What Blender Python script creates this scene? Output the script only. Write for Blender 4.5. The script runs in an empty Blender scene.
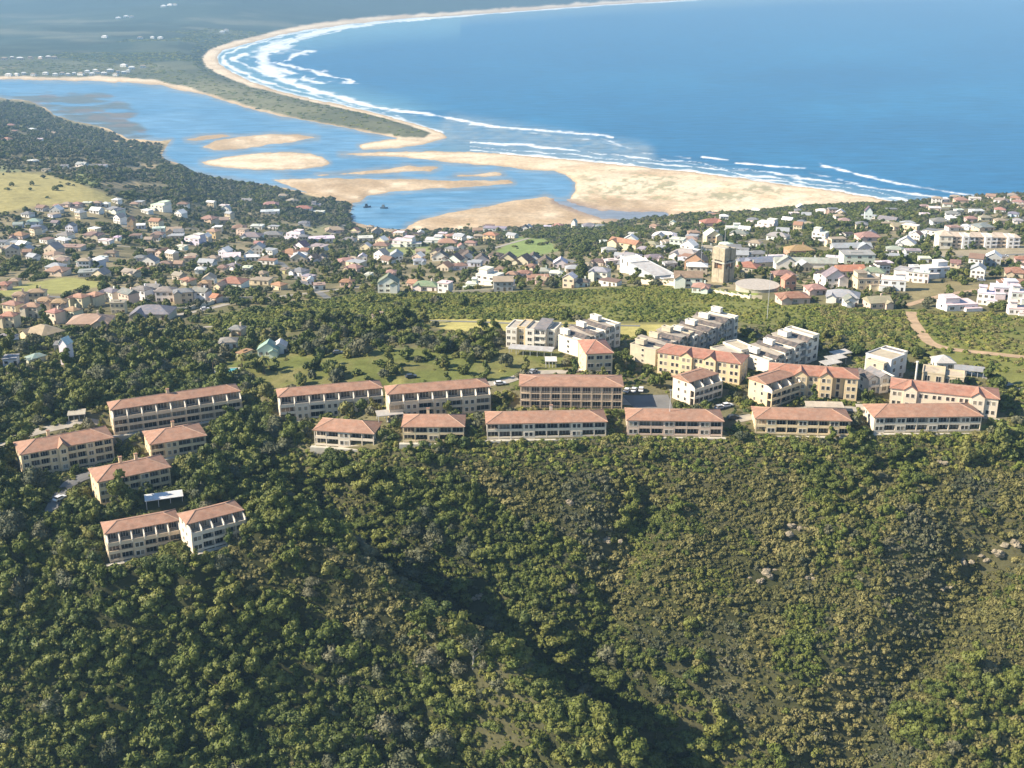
import bpy, math, random
import numpy as np
from mathutils import Vector
random.seed(7)
rng = np.random.default_rng(11)
R = math.radians
SC = bpy.context.scene
COL = SC.collection

# ------------------------------------------------------------ camera, sky, sun, exposure
CAMH, PITCH, FPX = 330.0, R(19.9), 1200.0
cam = bpy.data.cameras.new("camera"); camo = bpy.data.objects.new("camera", cam); COL.objects.link(camo)
camo.location = (0, 0, CAMH); camo.rotation_euler = (math.pi/2-PITCH, 0, 0)
cam.sensor_width = 36.0; cam.lens = FPX/1024*36.0; cam.clip_start = 1.0; cam.clip_end = 60000.0
SC.camera = camo
SUN_EL, SUN_AZ = R(34), R(9)           # sun to the left (-X), a little towards the camera
to_sun = Vector((-math.cos(SUN_EL)*math.cos(SUN_AZ), -math.cos(SUN_EL)*math.sin(SUN_AZ), math.sin(SUN_EL)))
W = bpy.data.worlds.new("World"); SC.world = W; W.use_nodes = True
wn = W.node_tree.nodes; sky = wn.new("ShaderNodeTexSky"); sky.sky_type = 'NISHITA'; sky.sun_disc = False
sky.sun_elevation = SUN_EL; sky.sun_rotation = math.atan2(to_sun.x, to_sun.y)
sky.air_density = 1.0; sky.dust_density = 0.1; sky.ozone_density = 3.0; sky.altitude = 300
W.node_tree.links.new(sky.outputs[0], wn["Background"].inputs[0]); wn["Background"].inputs[1].default_value = 0.082
sl = bpy.data.lights.new("sun", 'SUN'); sl.energy = 5.0; sl.angle = R(0.5); sl.color = (1.0, 0.88, 0.70)
so = bpy.data.objects.new("sun", sl); COL.objects.link(so); so.rotation_euler = to_sun.to_track_quat('Z', 'Y').to_euler()
so.location = (-900, 0, 1200)
VS = SC.view_settings; VS.view_transform = 'Standard'; VS.look = 'None'; VS.gamma = 1.0; VS.use_curve_mapping = False
VS.exposure = 1.10
SC.cycles.use_denoising = True
SC.cycles.max_bounces = 5; SC.cycles.diffuse_bounces = 2; SC.cycles.glossy_bounces = 2; SC.cycles.volume_bounces = 0
SC.cycles.transparent_max_bounces = 4; SC.cycles.caustics_reflective = False; SC.cycles.caustics_refractive = False

# ------------------------------------------------------------ numpy helpers
def hash2(ix, iy, s):
    h = (ix.astype(np.int64)*374761393 + iy.astype(np.int64)*668265263 + s*974711) & 0xffffffff
    h = ((h ^ (h >> 13))*1274126177) & 0xffffffff
    return ((h ^ (h >> 16)) & 0xffff)/65535.0
def vnoise(x, y, s=0):
    x = np.asarray(x, float); y = np.asarray(y, float)
    ix = np.floor(x); iy = np.floor(y); fx = x-ix; fy = y-iy
    fx = fx*fx*(3-2*fx); fy = fy*fy*(3-2*fy)
    a = hash2(ix, iy, s); b = hash2(ix+1, iy, s); c = hash2(ix, iy+1, s); d = hash2(ix+1, iy+1, s)
    return (a*(1-fx)+b*fx)*(1-fy)+(c*(1-fx)+d*fx)*fy
def fbm(x, y, s=0, o=4):
    t = 0; a = .5; n = 0
    for k in range(o):
        t = t+a*vnoise(x*2**k+17*k, y*2**k-9*k, s+k); n += a; a *= .5
    return t/n-0.5
def sstep(a, b, x):
    t = np.clip((x-a)/(b-a), 0, 1); return t*t*(3-2*t)
def inpoly(px, py, poly):
    px = np.asarray(px, float); py = np.asarray(py, float); c = np.zeros(np.broadcast(px, py).shape, bool)
    n = len(poly)
    for i in range(n):
        x0, y0 = poly[i]; x1, y1 = poly[(i+1) % n]
        if y0 == y1: continue
        k = ((y0 > py) != (y1 > py)) & (px < (x1-x0)*(py-y0)/(y1-y0)+x0); c ^= k
    return c
def segdist(px, py, pts, closed=False):
    d = np.full(np.broadcast(px, py).shape, 1e9)
    n = len(pts)
    for i in range(n if closed else n-1):
        x0, y0 = pts[i]; x1, y1 = pts[(i+1) % n]; dx, dy = x1-x0, y1-y0
        t = np.clip(((px-x0)*dx+(py-y0)*dy)/(dx*dx+dy*dy+1e-9), 0, 1)
        d = np.minimum(d, np.hypot(px-x0-t*dx, py-y0-t*dy))
    return d
def sdist(px, py, poly):
    d = segdist(px, py, poly, True); return np.where(inpoly(px, py, poly), d, -d)

# bearing chart: a bearing and a distance on the plane z = 0 (or any height) and back
CP, SP = math.cos(PITCH), math.sin(PITCH)
def tanof(py): return np.tan(PITCH+np.arctan((np.asarray(py, float)-384)/FPX))
def chart(X, Y, z=0.0):
    dz = z-CAMH; den = Y*CP-dz*SP
    den = np.maximum(den, 1.0)
    return 512+FPX*X/den, 384-FPX*(Y*SP+dz*CP)/den

# ------------------------------------------------------------ relief
NR = [(90, 30), (200, 45), (250, 78), (288, 108), (330, 138.5), (360, 159), (378, 170), (392, 174), (430, 175.5), (480, 174)]
NL = [(90, 30), (200, 45), (250, 76), (290, 108), (320, 140), (343, 156), (386, 164), (420, 170), (480, 170)]
E_ = [(0, -12)]
PROF = {
 -400: NL+[(560, 158), (650, 146), (760, 131), (900, 112), (1050, 101), (1200, 108), (1350, 100), (1500, 88), (1700, 78), (2000, 62), (2300, 44), (2600, 20), (2850, 1), (3000, -12)],
 0:   NL+[(560, 158), (650, 146), (760, 131), (900, 112), (1050, 101), (1200, 108), (1350, 98), (1500, 85), (1700, 76), (2000, 56), (2300, 36), (2600, 12), (2800, 1), (2950, -12)],
 100: NL+[(560, 158), (650, 146), (760, 131), (900, 112), (1050, 99), (1200, 102), (1350, 90), (1500, 76), (1700, 60), (2000, 30), (2200, 8), (2350, 1), (2500, -12)],
 170: NL+[(560, 158), (650, 146), (760, 130), (900, 109), (1050, 92), (1200, 82), (1350, 66), (1500, 52), (1700, 30), (1900, 10), (2000, 2), (2150, -12)],
 250: NL+[(560, 159), (650, 146), (760, 128), (900, 106), (1050, 84), (1200, 62), (1350, 40), (1500, 22), (1650, 8), (1750, 1), (1850, -12)],
 400: NR+[(560, 160), (640, 147), (700, 138), (800, 121), (950, 94), (1100, 67), (1250, 40), (1400, 13), (1470, 1), (1600, -12)],
 550: NR+[(560, 163), (640, 150), (700, 141), (800, 124), (950, 98), (1100, 72), (1250, 45), (1400, 18), (1490, 1), (1600, -12)],
 700: NR+[(560, 165), (650, 153), (760, 137), (900, 115), (1050, 92), (1200, 70), (1350, 45), (1450, 22), (1560, 1), (1660, -12)],
 850: NR+[(560, 166), (650, 155), (760, 140), (900, 118), (1050, 98), (1200, 78), (1350, 58), (1450, 38), (1560, 8), (1620, 1), (1750, -12)],
 1024: NR+[(560, 166), (650, 155), (760, 141), (900, 121), (1050, 103), (1200, 85), (1350, 66), (1430, 55), (1520, 28), (1600, 2), (1700, -12)],
 1400: NR+[(560, 166), (650, 156), (760, 142), (900, 123), (1050, 106), (1200, 90), (1350, 72), (1430, 60), (1540, 30), (1630, 2), (1750, -12)],
}
LY0, LY1, NLY = math.log(60), math.log(30000), 1500
_ly = np.linspace(LY0, LY1, NLY); _yy = np.exp(_ly)
_pc = np.arange(-400, 1401, 10.0)
_cols = sorted(PROF); _raw = np.array([np.interp(_yy, *zip(*PROF[c])) for c in _cols])
_tab = np.array([[np.interp(p, _cols, _raw[:, j]) for j in range(NLY)] for p in _pc]) if False else None
_w = np.zeros((len(_pc), len(_cols)))
for i, p in enumerate(_pc):
    j = min(max(np.searchsorted(_cols, p)-1, 0), len(_cols)-2); t = (p-_cols[j])/(_cols[j+1]-_cols[j]); t = min(max(t, 0), 1); t = t*t*(3-2*t)
    _w[i, j] = 1-t; _w[i, j+1] = t
_tab = _w @ _raw
def _smooth(a, n, ax):
    k = np.hanning(n+2)[1:-1]; k /= k.sum()
    p = [(0, 0), (0, 0)]; p[ax] = (n//2, n//2); b = np.pad(a, p, mode='edge')
    return np.apply_along_axis(lambda v: np.convolve(v, k, 'valid'), ax, b)
_tab = _smooth(_smooth(_tab, 9, 1), 5, 0)
def zprof(X, Y):
    X = np.asarray(X, float); Y = np.asarray(Y, float)
    p = np.clip((512+FPX*X/np.maximum(Y, 50)*0.955+400)/10, 0, len(_pc)-1.001)
    q = np.clip((np.log(np.maximum(Y, 61))-LY0)/(LY1-LY0)*(NLY-1), 0, NLY-1.001)
    i = p.astype(int); j = q.astype(int); a = p-i; b = q-j
    return (_tab[i, j]*(1-a)+_tab[i+1, j]*a)*(1-b)+(_tab[i, j+1]*(1-a)+_tab[i+1, j+1]*a)*b

# shore outlines on the bearing chart of the sea plane
FARLAND = [(-700, 70), (-300, 75), (0, 79), (80, 81), (130, 83), (160, 85), (175, 88.5), (205, 95), (230, 103), (260, 111.5), (290, 118), (340, 126.5), (385, 135.5), (396, 138.5),
  (375, 141), (358, 145), (363, 149), (400, 148.2), (430, 143), (447, 137.5), (442, 132.5), (420, 126), (400, 119.5), (375, 113), (350, 107), (325, 101.5), (300, 96), (275, 89.5), (255, 83), (240, 76.5), (226, 69.5), (218, 63), (217, 57), (223, 50.5), (240, 45),
  (270, 37.5), (300, 31), (350, 24), (400, 19), (450, 16), (520, 11), (600, 5), (690, 0), (800, -6), (1000, -13), (1300, -19), (1300, -46), (-700, -46)]
SPITVEG = [(-700, 66), (-300, 72), (0, 76.5), (60, 78), (100, 77), (150, 80), (180, 86), (205, 93), (230, 101), (260, 110), (290, 117), (340, 126), (385, 134.5), (405, 138.5), (424, 138.5), (431, 133.5), (415, 128), (398, 122.5), (375, 116.5), (350, 110.5), (325, 105), (300, 99.5), (275, 93), (250, 86.5), (230, 79.5), (215, 73),
  (205, 66.5), (202, 59.5), (207, 52), (222, 45), (250, 38), (270, 33), (300, 26.5), (350, 20), (400, 15.5), (450, 12.8), (520, 7.8), (600, 2.5), (690, -2), (800, -8), (1000, -15), (1300, -21), (1300, -46), (-700, -46)]
MAINL = [(-700, 92), (-300, 95), (0, 98), (30, 101), (45, 107), (55, 115), (75, 121), (100, 126), (112, 130), (128, 138), (160, 141), (172, 139.5), (166, 146), (162, 155), (166, 160), (180, 167),
  (205, 175), (225, 179), (255, 183), (290, 189), (320, 196), (345, 202), (353, 205), (350, 214), (353, 228), (410, 233), (410, 262), (-700, 262)]
PENIN = [(340, 154), (380, 152.3), (430, 151.3), (470, 151.5), (505, 154), (540, 157), (580, 161), (640, 167), (700, 173), (760, 181), (820, 189), (870, 197), (905, 203), (940, 207), (1000, 212), (1500, 240), (1500, 270), (400, 270), (402, 232), (408, 226),
  (420, 220), (450, 213), (480, 207.5), (520, 200), (545, 197), (557, 199), (570, 199), (576, 190), (575, 183), (566, 175), (555, 171), (520, 169.5), (505, 166), (465, 163.5), (430, 160), (400, 157), (345, 155)]
BANKS = {
 'wet1': [(203, 147), (215, 141), (240, 136.5), (275, 134), (310, 135.5), (318, 138), (290, 142), (262, 146), (240, 149), (215, 150)],
 'dry1': [(200, 162), (225, 157), (250, 154), (280, 152), (310, 153), (322, 157), (330, 163), (322, 167), (300, 169.5), (260, 170), (225, 168), (205, 164.5)],
 'wet2': [(316, 175.5), (350, 172.5), (385, 169), (410, 166), (440, 167), (430, 171), (400, 172), (360, 174.5)],
 'wet3': [(275, 180), (310, 178), (350, 178.5), (400, 179.5), (450, 180.5), (510, 180), (514, 183.5), (470, 187), (430, 189), (390, 192), (366, 196), (360, 202), (345, 204), (330, 200), (310, 193), (293, 188)],
 'wet4': [(455, 176), (480, 173), (500, 172.5), (505, 175), (480, 177)],
 'wet5': [(185, 140), (200, 136.5), (222, 134.5), (232, 136), (210, 138.5), (195, 141)],
}
STREAM = [(556, 199), (570, 205), (584, 210), (602, 214.5), (630, 216), (664, 217)]
MUD = [(-700, 86), (-100, 90), (60, 92.5), (110, 95.5), (130, 103), (137, 111), (130, 119), (142, 126), (152, 135), (128, 140), (90, 128), (40, 110), (0, 101), (-300, 97)]

def lowland(X, Y):
    """height of the flat coast: banks, spit, beach and far land above 0, sea bed below"""
    cx, cy = chart(X, Y, 0.0)
    f = np.clip(1-(Y-4000)/5000, .15, 1)
    wob = (fbm(cx/14, cy/6, 3, 4)*2.4+fbm(cx/5, cy/1.6, 4, 3)*1.3)*f
    s = np.full(cx.shape, -40.0)
    for p in (FARLAND, MAINL, PENIN): s = np.maximum(s, sdist(cx, cy, p))
    for p in BANKS.values(): s = np.maximum(s, sdist(cx, cy, p))
    s = np.where(np.abs(s) < 30, s+wob, s)
    st = segdist(cx, cy, STREAM); s = np.minimum(s, np.where(cx > 550, st-2.4-np.clip((cx-570)/25, 0, 2.2)+fbm(cx/9, cy/3, 8)*4, 99))
    return s, cx, cy
RAV = [(300, 455), (350, 500), (400, 545), (455, 590), (520, 630), (575, 680), (650, 722), (740, 775), (830, 840)]
RIDGE = [(150, 560), (250, 560), (340, 585), (420, 625), (500, 680), (560, 740), (620, 800)]
GUL = [(640, 500), (610, 560), (590, 620), (575, 680)]
GUL2 = [(980, 560), (930, 640), (860, 720), (800, 800)]
def to_world0(px, py, zf):
    t = float(tanof(py)); lo = None
    Ys = np.linspace(150, 3500, 6000); dx = (px-512)/FPX; v = (py-384)/FPX
    k = dx/(CP-v*SP); zz = zf(k*Ys, Ys); h = zz-(CAMH-Ys*t)
    i = int(np.argmax(h > 0)); 
    if h[i] <= 0: i = len(Ys)-1
    i = max(i, 1); a = h[i-1]/(h[i-1]-h[i]) if h[i] != h[i-1] else 0
    y = Ys[i-1]+a*(Ys[i]-Ys[i-1]); return k*y, y
_rav = [to_world0(*p, zprof) for p in RAV]; _rid = [to_world0(*p, zprof) for p in RIDGE]
_gul = [to_world0(*p, zprof) for p in GUL]; _gul2 = [to_world0(*p, zprof) for p in GUL2]
def zhill(X, Y):
    z = zprof(X, Y)
    near = Y < 520
    if np.any(near):
        xn, yn = X[near] if np.ndim(X) else X, Y[near] if np.ndim(Y) else Y
        d = segdist(xn, yn, _rav); side = np.interp(yn, [p[1] for p in _rav][::-1], [p[0] for p in _rav][::-1]) > xn
        dep = np.interp(yn, [240, 290, 330, 366, 388], [30, 38, 37, 18, 0])  # cut extra deep to keep the ravine in shadow
        wd = np.where(side, 26.0, 40.0)
        c = -dep*np.clip(1-d/wd, 0, 1)**1.25
        c = c+np.interp(yn, [250, 300, 335, 350], [25, 28, 19, 0])*np.exp(-(segdist(xn, yn, _rid)/14)**2)  # spur crest built up so that it throws shadow into the ravine
        c = c-9*np.exp(-(segdist(xn, yn, _gul)/9)**2)-10*np.exp(-(segdist(xn, yn, _gul2)/11)**2)
        steep = sstep(378, 350, yn)
        c = c+steep*(fbm(xn/38, yn/30, 21, 3)*11+fbm(xn/13, yn/13, 22, 2)*3)
        z = np.array(z, float); z[near] += c
    return z
_PADON = False
def ground_z(X, Y):
    X = np.atleast_1d(np.asarray(X, float)); Y = np.atleast_1d(np.asarray(Y, float))
    zh = zhill(X, Y); z = zh
    if _PADON:
        z = np.array(z, float)
        for (px0, py0, pz, pl, pr, pd) in PADLIST:
            m = np.hypot(X-px0, Y-py0) < pl+25
            if not m.any(): continue
            dx, dy = X[m]-px0, Y[m]-py0; c, s = math.cos(pr), math.sin(pr); u = dx*c+dy*s; v = -dx*s+dy*c
            d = np.hypot(np.maximum(np.maximum(-2.0-u, u-pl-2.0), 0), np.maximum(np.maximum(-2.6-v, v-pd-1), 0)); w = 1-sstep(0, 7.5, d); z[m] = z[m]*(1-w)+(pz-.2)*w
    m = Y > 1300
    if np.any(m):
        s, cx, cy = lowland(X[m], Y[m])
        zl = np.where(s > 0, np.minimum(s*.25, 1.2), np.maximum(s*.25, -4))
        veg = sdist(cx, cy, SPITVEG); yv = Y[m]
        hill = np.clip((yv-3300)/3000, 0, 1)*np.clip(1-(cx-150)/900, 0, 1)
        zl = zl+np.where(veg > 0, np.clip(veg*.8, 0, 7)+fbm(X[m]/260, yv/260, 5)*10*np.clip(veg/6, 0, 1)+np.clip(veg/25, 0, 1)*hill*(45+160*fbm(X[m]/1500, yv/1300, 6, 4)+sstep(6400, 9500, yv)*330), 0)
        z = np.array(z); z[m] = np.maximum(z[m]+fbm(X[m]/60, yv/60, 9, 3)*2*np.clip(z[m]/10, 0, 1), zl)
    return z
def at(px, py):
    x, y = to_world0(px, py, ground_z); return float(x), float(y), float(ground_z(x, y)[0])
def gz(x, y): return float(ground_z(x, y)[0])
def mpp(y, z):            # metres per pixel of arc at a place
    return (y*CP-(z-CAMH)*SP)/FPX

# building platforms cut into the hill
PADS = {}; PADLIST = []
def front_turned(A, B, rz):
    """the front from A at a given turn, as long as it takes to reach the bearing of B"""
    if (A, B) in PADS: return PADS[(A, B)]
    x, y, z = at(*A); lo, hi = 3.0, 90.0
    for _ in range(40):
        m = (lo+hi)/2; u, _v = chart(np.array([x+m*math.cos(rz)]), np.array([y+m*math.sin(rz)]), z)
        if u[0] < B[0]: lo = m
        else: hi = m
    return x, y, z-.3, lo, rz
for A_, B_, d_, t_ in (((115, 434), (243, 409), 11, 25), ((281, 421), (384, 408), 11, 15), ((390, 419), (491, 406), 11, 13), ((24, 477), (115, 461), 12, 30), ((152, 459), (207, 447), 13, 26), ((101, 505), (172, 487), 12, 31), ((110, 562), (183, 549), 11, 25), ((193, 552), (248, 530), 11, 33)):
    v_ = front_turned(A_, B_, R(t_)); PADS[(A_, B_)] = v_; PADLIST.append((*v_, d_))
_PADON = True

# ------------------------------------------------------------ materials
MATS = {}
def mat(name):
    m = bpy.data.materials.new(name); m.use_nodes = True; MATS[name] = m
    return m, m.node_tree.nodes, m.node_tree.links, m.node_tree.nodes["Principled BSDF"]
def mix(nt, a, b, fac, mode='MIX'):
    n = nt.nodes.new("ShaderNodeMix"); n.data_type = 'RGBA'; n.blend_type = mode
    for s, v in ((0, fac), (6, a), (7, b)):
        if isinstance(v, bpy.types.NodeSocket): nt.links.new(v, n.inputs[s])
        elif s == 0: n.inputs[0].default_value = v
        else: n.inputs[s].default_value = (*v, 1) if len(v) == 3 else v
    return n.outputs[2]
def noise(nt, scale, detail=3, coord='Object', rough=.55):
    tc = nt.nodes.new("ShaderNodeTexCoord"); n = nt.nodes.new("ShaderNodeTexNoise"); n.inputs["Scale"].default_value = scale
    n.inputs["Detail"].default_value = detail; n.inputs["Roughness"].default_value = rough; nt.links.new(tc.outputs[coord], n.inputs["Vector"]); return n.outputs[0]
def geonoise(nt, scale, detail=3, rough=.55):
    g = nt.nodes.new("ShaderNodeNewGeometry"); n = nt.nodes.new("ShaderNodeTexNoise"); n.inputs["Scale"].default_value = scale
    n.inputs["Detail"].default_value = detail; n.inputs["Roughness"].default_value = rough; nt.links.new(g.outputs["Position"], n.inputs["Vector"]); return n.outputs[0]
def ramp(nt, fac, stops):
    r = nt.nodes.new("ShaderNodeValToRGB"); nt.links.new(fac, r.inputs[0]); e = r.color_ramp.elements
    while len(e) < len(stops): e.new(.5)
    for k, (p, c) in enumerate(stops): e[k].position = p; e[k].color = (*c, 1) if len(c) == 3 else c
    return r.outputs[0]
def vmul(nt, fac, lo, hi):
    n = nt.nodes.new("ShaderNodeMapRange"); nt.links.new(fac, n.inputs[0]); n.inputs[1].default_value = .25; n.inputs[2].default_value = .75
    n.inputs[3].default_value = lo; n.inputs[4].default_value = hi; return n.outputs[0]
def plain(name, col, rough=.7, var=.25, scale=.6, metal=0):
    m, N, L, P = mat(name); f = vmul(m.node_tree, noise(m.node_tree, scale, 4), 1-var, 1+var)
    L.new(mix(m.node_tree, (*col, 1), f, 1.0, 'MULTIPLY'), P.inputs["Base Color"]); P.inputs["Roughness"].default_value = rough; P.inputs["Metallic"].default_value = metal
    return m
def tinted(name, rough=.8, var=.2, scale=.4, streak=False):      # colour carried by the object
    m, N, L, P = mat(name); nt = m.node_tree; oi = N.new("ShaderNodeObjectInfo")
    f = vmul(nt, noise(nt, scale, 5, rough=.65), 1-var, 1+var); c = mix(nt, oi.outputs["Color"], f, 1.0, 'MULTIPLY')
    if streak:
        f2 = vmul(nt, noise(nt, 3.0, 3), .85, 1.15); c = mix(nt, c, f2, 1.0, 'MULTIPLY')
        c = mix(nt, c, (.13, .105, .085), vmul(nt, noise(nt, .22, 5, rough=.7), -.1, .5)); c = mix(nt, c, (.50, .36, .27), vmul(nt, noise(nt, .7, 4), -.15, .35))
    L.new(c, P.inputs["Base Color"]); P.inputs["Roughness"].default_value = rough
    return m
M_WALL = tinted("painted_plaster", .85, .14, .35)
M_ROOF = tinted("roof_tiles", .75, .22, .5, True)
M_TRIM = plain("white_trim", (.72, .69, .62), .6, .12)
M_GLASS, N, L, P = mat("window_glass"); P.inputs["Roughness"].default_value = .16; oi = N.new("ShaderNodeObjectInfo"); L.new(ramp(M_GLASS.node_tree, oi.outputs["Random"], [(0, (.028, .03, .034)), (.45, (.06, .055, .05)), (.72, (.12, .10, .08)), (1, (.34, .29, .22))]), P.inputs["Base Color"])
M_SHUT = plain("timber_brown", (.10, .06, .04), .6, .3)
M_ASPH = plain("asphalt", (.17, .165, .155), .9, .25, .15)
M_PAVE = plain("pale_paving", (.36, .32, .26), .9, .25, .2)
M_DIRT = plain("track_dirt", (.42, .29, .17), .95, .3, .25)
M_STONE = plain("stone_block", (.40, .34, .24), .9, .3, .5)
M_CONC = plain("concrete", (.48, .44, .36), .9, .25, .3)
M_METAL = plain("metal_sheet", (.55, .56, .57), .45, .15, .5)
M_BARK = plain("bark", (.10, .075, .05), .9, .3, 1.5)
M_DEAD = plain("pale_bark", (.34, .31, .26), .9, .3, 1.5)
M_ROCK = plain("rock", (.27, .225, .155), .95, .35, .8)
M_TYRE = plain("tyre_rubber", (.02, .02, .02), .9, .2)
M_CAR, N, L, P = mat("car_paint"); oi = N.new("ShaderNodeObjectInfo"); L.new(oi.outputs["Color"], P.inputs["Base Color"]); P.inputs["Roughness"].default_value = .3

def leafmat(name, dark, mid, light, hs=1.0):
    """foliage: hue by plant and by clump"""
    m, N, L, P = mat(name); nt = m.node_tree; oi = N.new("ShaderNodeObjectInfo")
    pn = N.new("ShaderNodeTexNoise"); pn.inputs["Scale"].default_value = .022*hs; pn.inputs["Detail"].default_value = 3; L.new(oi.outputs["Location"], pn.inputs["Vector"])
    add = N.new("ShaderNodeMath"); add.operation = 'MULTIPLY_ADD'; L.new(oi.outputs["Random"], add.inputs[0]); add.inputs[1].default_value = .55
    sub = N.new("ShaderNodeMath"); sub.operation = 'MULTIPLY_ADD'; L.new(pn.outputs[0], sub.inputs[0]); sub.inputs[1].default_value = 1.1; sub.inputs[2].default_value = -.32
    L.new(sub.outputs[0], add.inputs[2])
    c = ramp(nt, add.outputs[0], [(.12, dark), (.5, mid), (.9, light)])
    f = vmul(nt, geonoise(nt, .55, 3), .62, 1.45); c = mix(nt, c, f, 1.0, 'MULTIPLY')
    L.new(c, P.inputs["Base Color"]); P.inputs["Roughness"].default_value = .6; P.inputs["Specular IOR Level"].default_value = .25
    return m
M_L1 = leafmat("leaves_forest", (.048, .064, .012), (.096, .118, .021), (.165, .165, .038))
M_L2 = leafmat("leaves_olive", (.086, .086, .026), (.145, .135, .043), (.215, .186, .070), 1.6)
M_L3 = leafmat("leaves_garden", (.050, .074, .018), (.100, .122, .028), (.175, .165, .046), 1.4)
M_L4 = leafmat("leaves_bright", (.078, .108, .020), (.155, .175, .032), (.24, .22, .055), 1.5)
M_L5 = leafmat("leaves_grey", (.062, .072, .036), (.098, .102, .052), (.15, .138, .078), 1.4)

# ------------------------------------------------------------ object helpers
def tag(o, label=None, cat=None, group=None, kind=None):
    if label: o["label"] = label
    if cat: o["category"] = cat
    if group: o["group"] = group
    if kind: o["kind"] = kind
    return o
def empty(name, loc, rz=0.0):
    o = bpy.data.objects.new(name, None); COL.objects.link(o); o.location = loc; o.rotation_euler = (0, 0, rz); o.empty_display_size = 1; return o
class MB:
    def __init__(s): s.v = []; s.f = []
    def add(s, vs, fs):
        b = len(s.v); s.v += [tuple(map(float, p)) for p in vs]; s.f += [tuple(i+b for i in f) for f in fs]; return s
    def box(s, x0, x1, y0, y1, z0, z1):
        return s.add([(x0, y0, z0), (x1, y0, z0), (x1, y1, z0), (x0, y1, z0), (x0, y0, z1), (x1, y0, z1), (x1, y1, z1), (x0, y1, z1)],
                     [(3, 2, 1, 0), (4, 5, 6, 7), (0, 1, 5, 4), (1, 2, 6, 5), (2, 3, 7, 6), (3, 0, 4, 7)])
    def prism(s, poly, z0, z1):      # xy polygon, counter-clockwise
        n = len(poly); vs = [(x, y, z0) for x, y in poly]+[(x, y, z1) for x, y in poly]
        return s.add(vs, [tuple(range(n))[::-1], tuple(range(n, 2*n))]+[(i, (i+1) % n, n+(i+1) % n, n+i) for i in range(n)])
    def xprism(s, prof, x0, x1):     # yz profile swept along x
        n = len(prof); vs = [(x0, y, z) for y, z in prof]+[(x1, y, z) for y, z in prof]
        return s.add(vs, [tuple(range(n))[::-1], tuple(range(n, 2*n))]+[(i, (i+1) % n, n+(i+1) % n, n+i) for i in range(n)])
    def yprism(s, prof, y0, y1):     # xz profile swept along y
        n = len(prof); vs = [(x, y0, z) for x, z in prof]+[(x, y1, z) for x, z in prof]
        return s.add(vs, [tuple(range(n)), tuple(range(n, 2*n))[::-1]]+[(i, n+i, n+(i+1) % n, (i+1) % n) for i in range(n)])
    def tube(s, p, q, r0, r1, n=7):
        p = Vector(p); q = Vector(q); d = (q-p).normalized(); a = d.orthogonal().normalized(); b = d.cross(a); vs = []
        for c, r in ((p, r0), (q, r1)):
            for k in range(n):
                t = 2*math.pi*k/n; vs.append(c+a*(math.cos(t)*r)+b*(math.sin(t)*r))
        return s.add(vs, [tuple(range(n))[::-1], tuple(range(n, 2*n))]+[(i, (i+1) % n, n+(i+1) % n, n+i) for i in range(n)])
    def build(s, name, m, parent=None, color=None, loc=None):
        me = bpy.data.meshes.new(name); me.from_pydata(s.v, [], s.f); me.materials.append(m)
        o = bpy.data.objects.new(name, me); COL.objects.link(o)
        if parent: o.parent = parent
        if color: o.color = (*color, 1)
        if loc: o.location = loc
        return o
def link(name, me, parent=None, loc=(0, 0, 0), rz=0.0, scale=None, color=None):
    o = bpy.data.objects.new(name, me); COL.objects.link(o); o.location = loc; o.rotation_euler = (0, 0, rz)
    if parent: o.parent = parent
    if scale: o.scale = scale
    if color: o.color = (*color, 1)
    return o
FOOT = []        # footprints: (x, y, rz, x0, x1, y0, y1) kept clear of plants

# ------------------------------------------------------------ the ground sheet
def np_mesh(name, co, nr, nc, m):
    me = bpy.data.meshes.new(name); n = nr*nc; me.vertices.add(n); me.vertices.foreach_set("co", co.astype(np.float32).ravel())
    i = (np.arange(nr-1)[:, None]*nc+np.arange(nc-1)[None, :]).ravel()
    q = np.stack([i, i+1, i+nc+1, i+nc], 1).astype(np.int32); k = len(q)
    me.loops.add(k*4); me.loops.foreach_set("vertex_index", q.ravel()); me.polygons.add(k)
    me.polygons.foreach_set("loop_start", np.arange(k, dtype=np.int32)*4); me.update(calc_edges=True)
    me.polygons.foreach_set("use_smooth", np.ones(k, bool)); me.materials.append(m)
    o = bpy.data.objects.new(name, me); COL.objects.link(o); return o
def setcol(o, name, c):
    a = o.data.attributes.new(name, 'FLOAT_COLOR', 'POINT'); c4 = np.ones((len(c), 4), np.float32); c4[:, :3] = c; a.data.foreach_set("color", c4.ravel())

ys = [80.0]
while ys[-1] < 17000: ys.append(ys[-1]+max(1.7, ys[-1]**2/396000*.8))
ys = np.array(ys); us = np.linspace(-800, 800, 860)/FPX
GX = us[None, :]*(ys[:, None]+110); GY = np.repeat(ys[:, None], len(us), 1)
gx, gy = GX.ravel(), GY.ravel(); gzv = ground_z(gx, gy)
cx, cy = chart(gx, gy, gzv)
def blend(c, col, m): return c*(1-m[:, None])+np.array(col)[None, :]*m[:, None]
def soft(poly, w=3.0, seed=0, amp=4.0):
    out = np.zeros(cx.shape); P = np.array(poly, float); b = (cx > P[:, 0].min()-15) & (cx < P[:, 0].max()+15) & (cy > P[:, 1].min()-15) & (cy < P[:, 1].max()+15)
    if b.any(): out[b] = sstep(-w, w, sdist(cx[b], cy[b], poly)+fbm(gx[b]/25, gy[b]/25, seed+40)*amp)
    return out
LAWN = [(225, 362), (300, 352), (400, 348), (470, 346), (520, 350), (560, 352), (575, 375), (520, 385), (380, 388), (240, 388)]
BELT = [(200, 318), (300, 303), (380, 292), (470, 294), (560, 290), (660, 286), (712, 290), (760, 300), (860, 308), (1024, 314), (1400, 318), (1400, 400), (1010, 385), (900, 352), (820, 333), (740, 322), (640, 322), (560, 320), (430, 321), (330, 328), (220, 335)]
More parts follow.
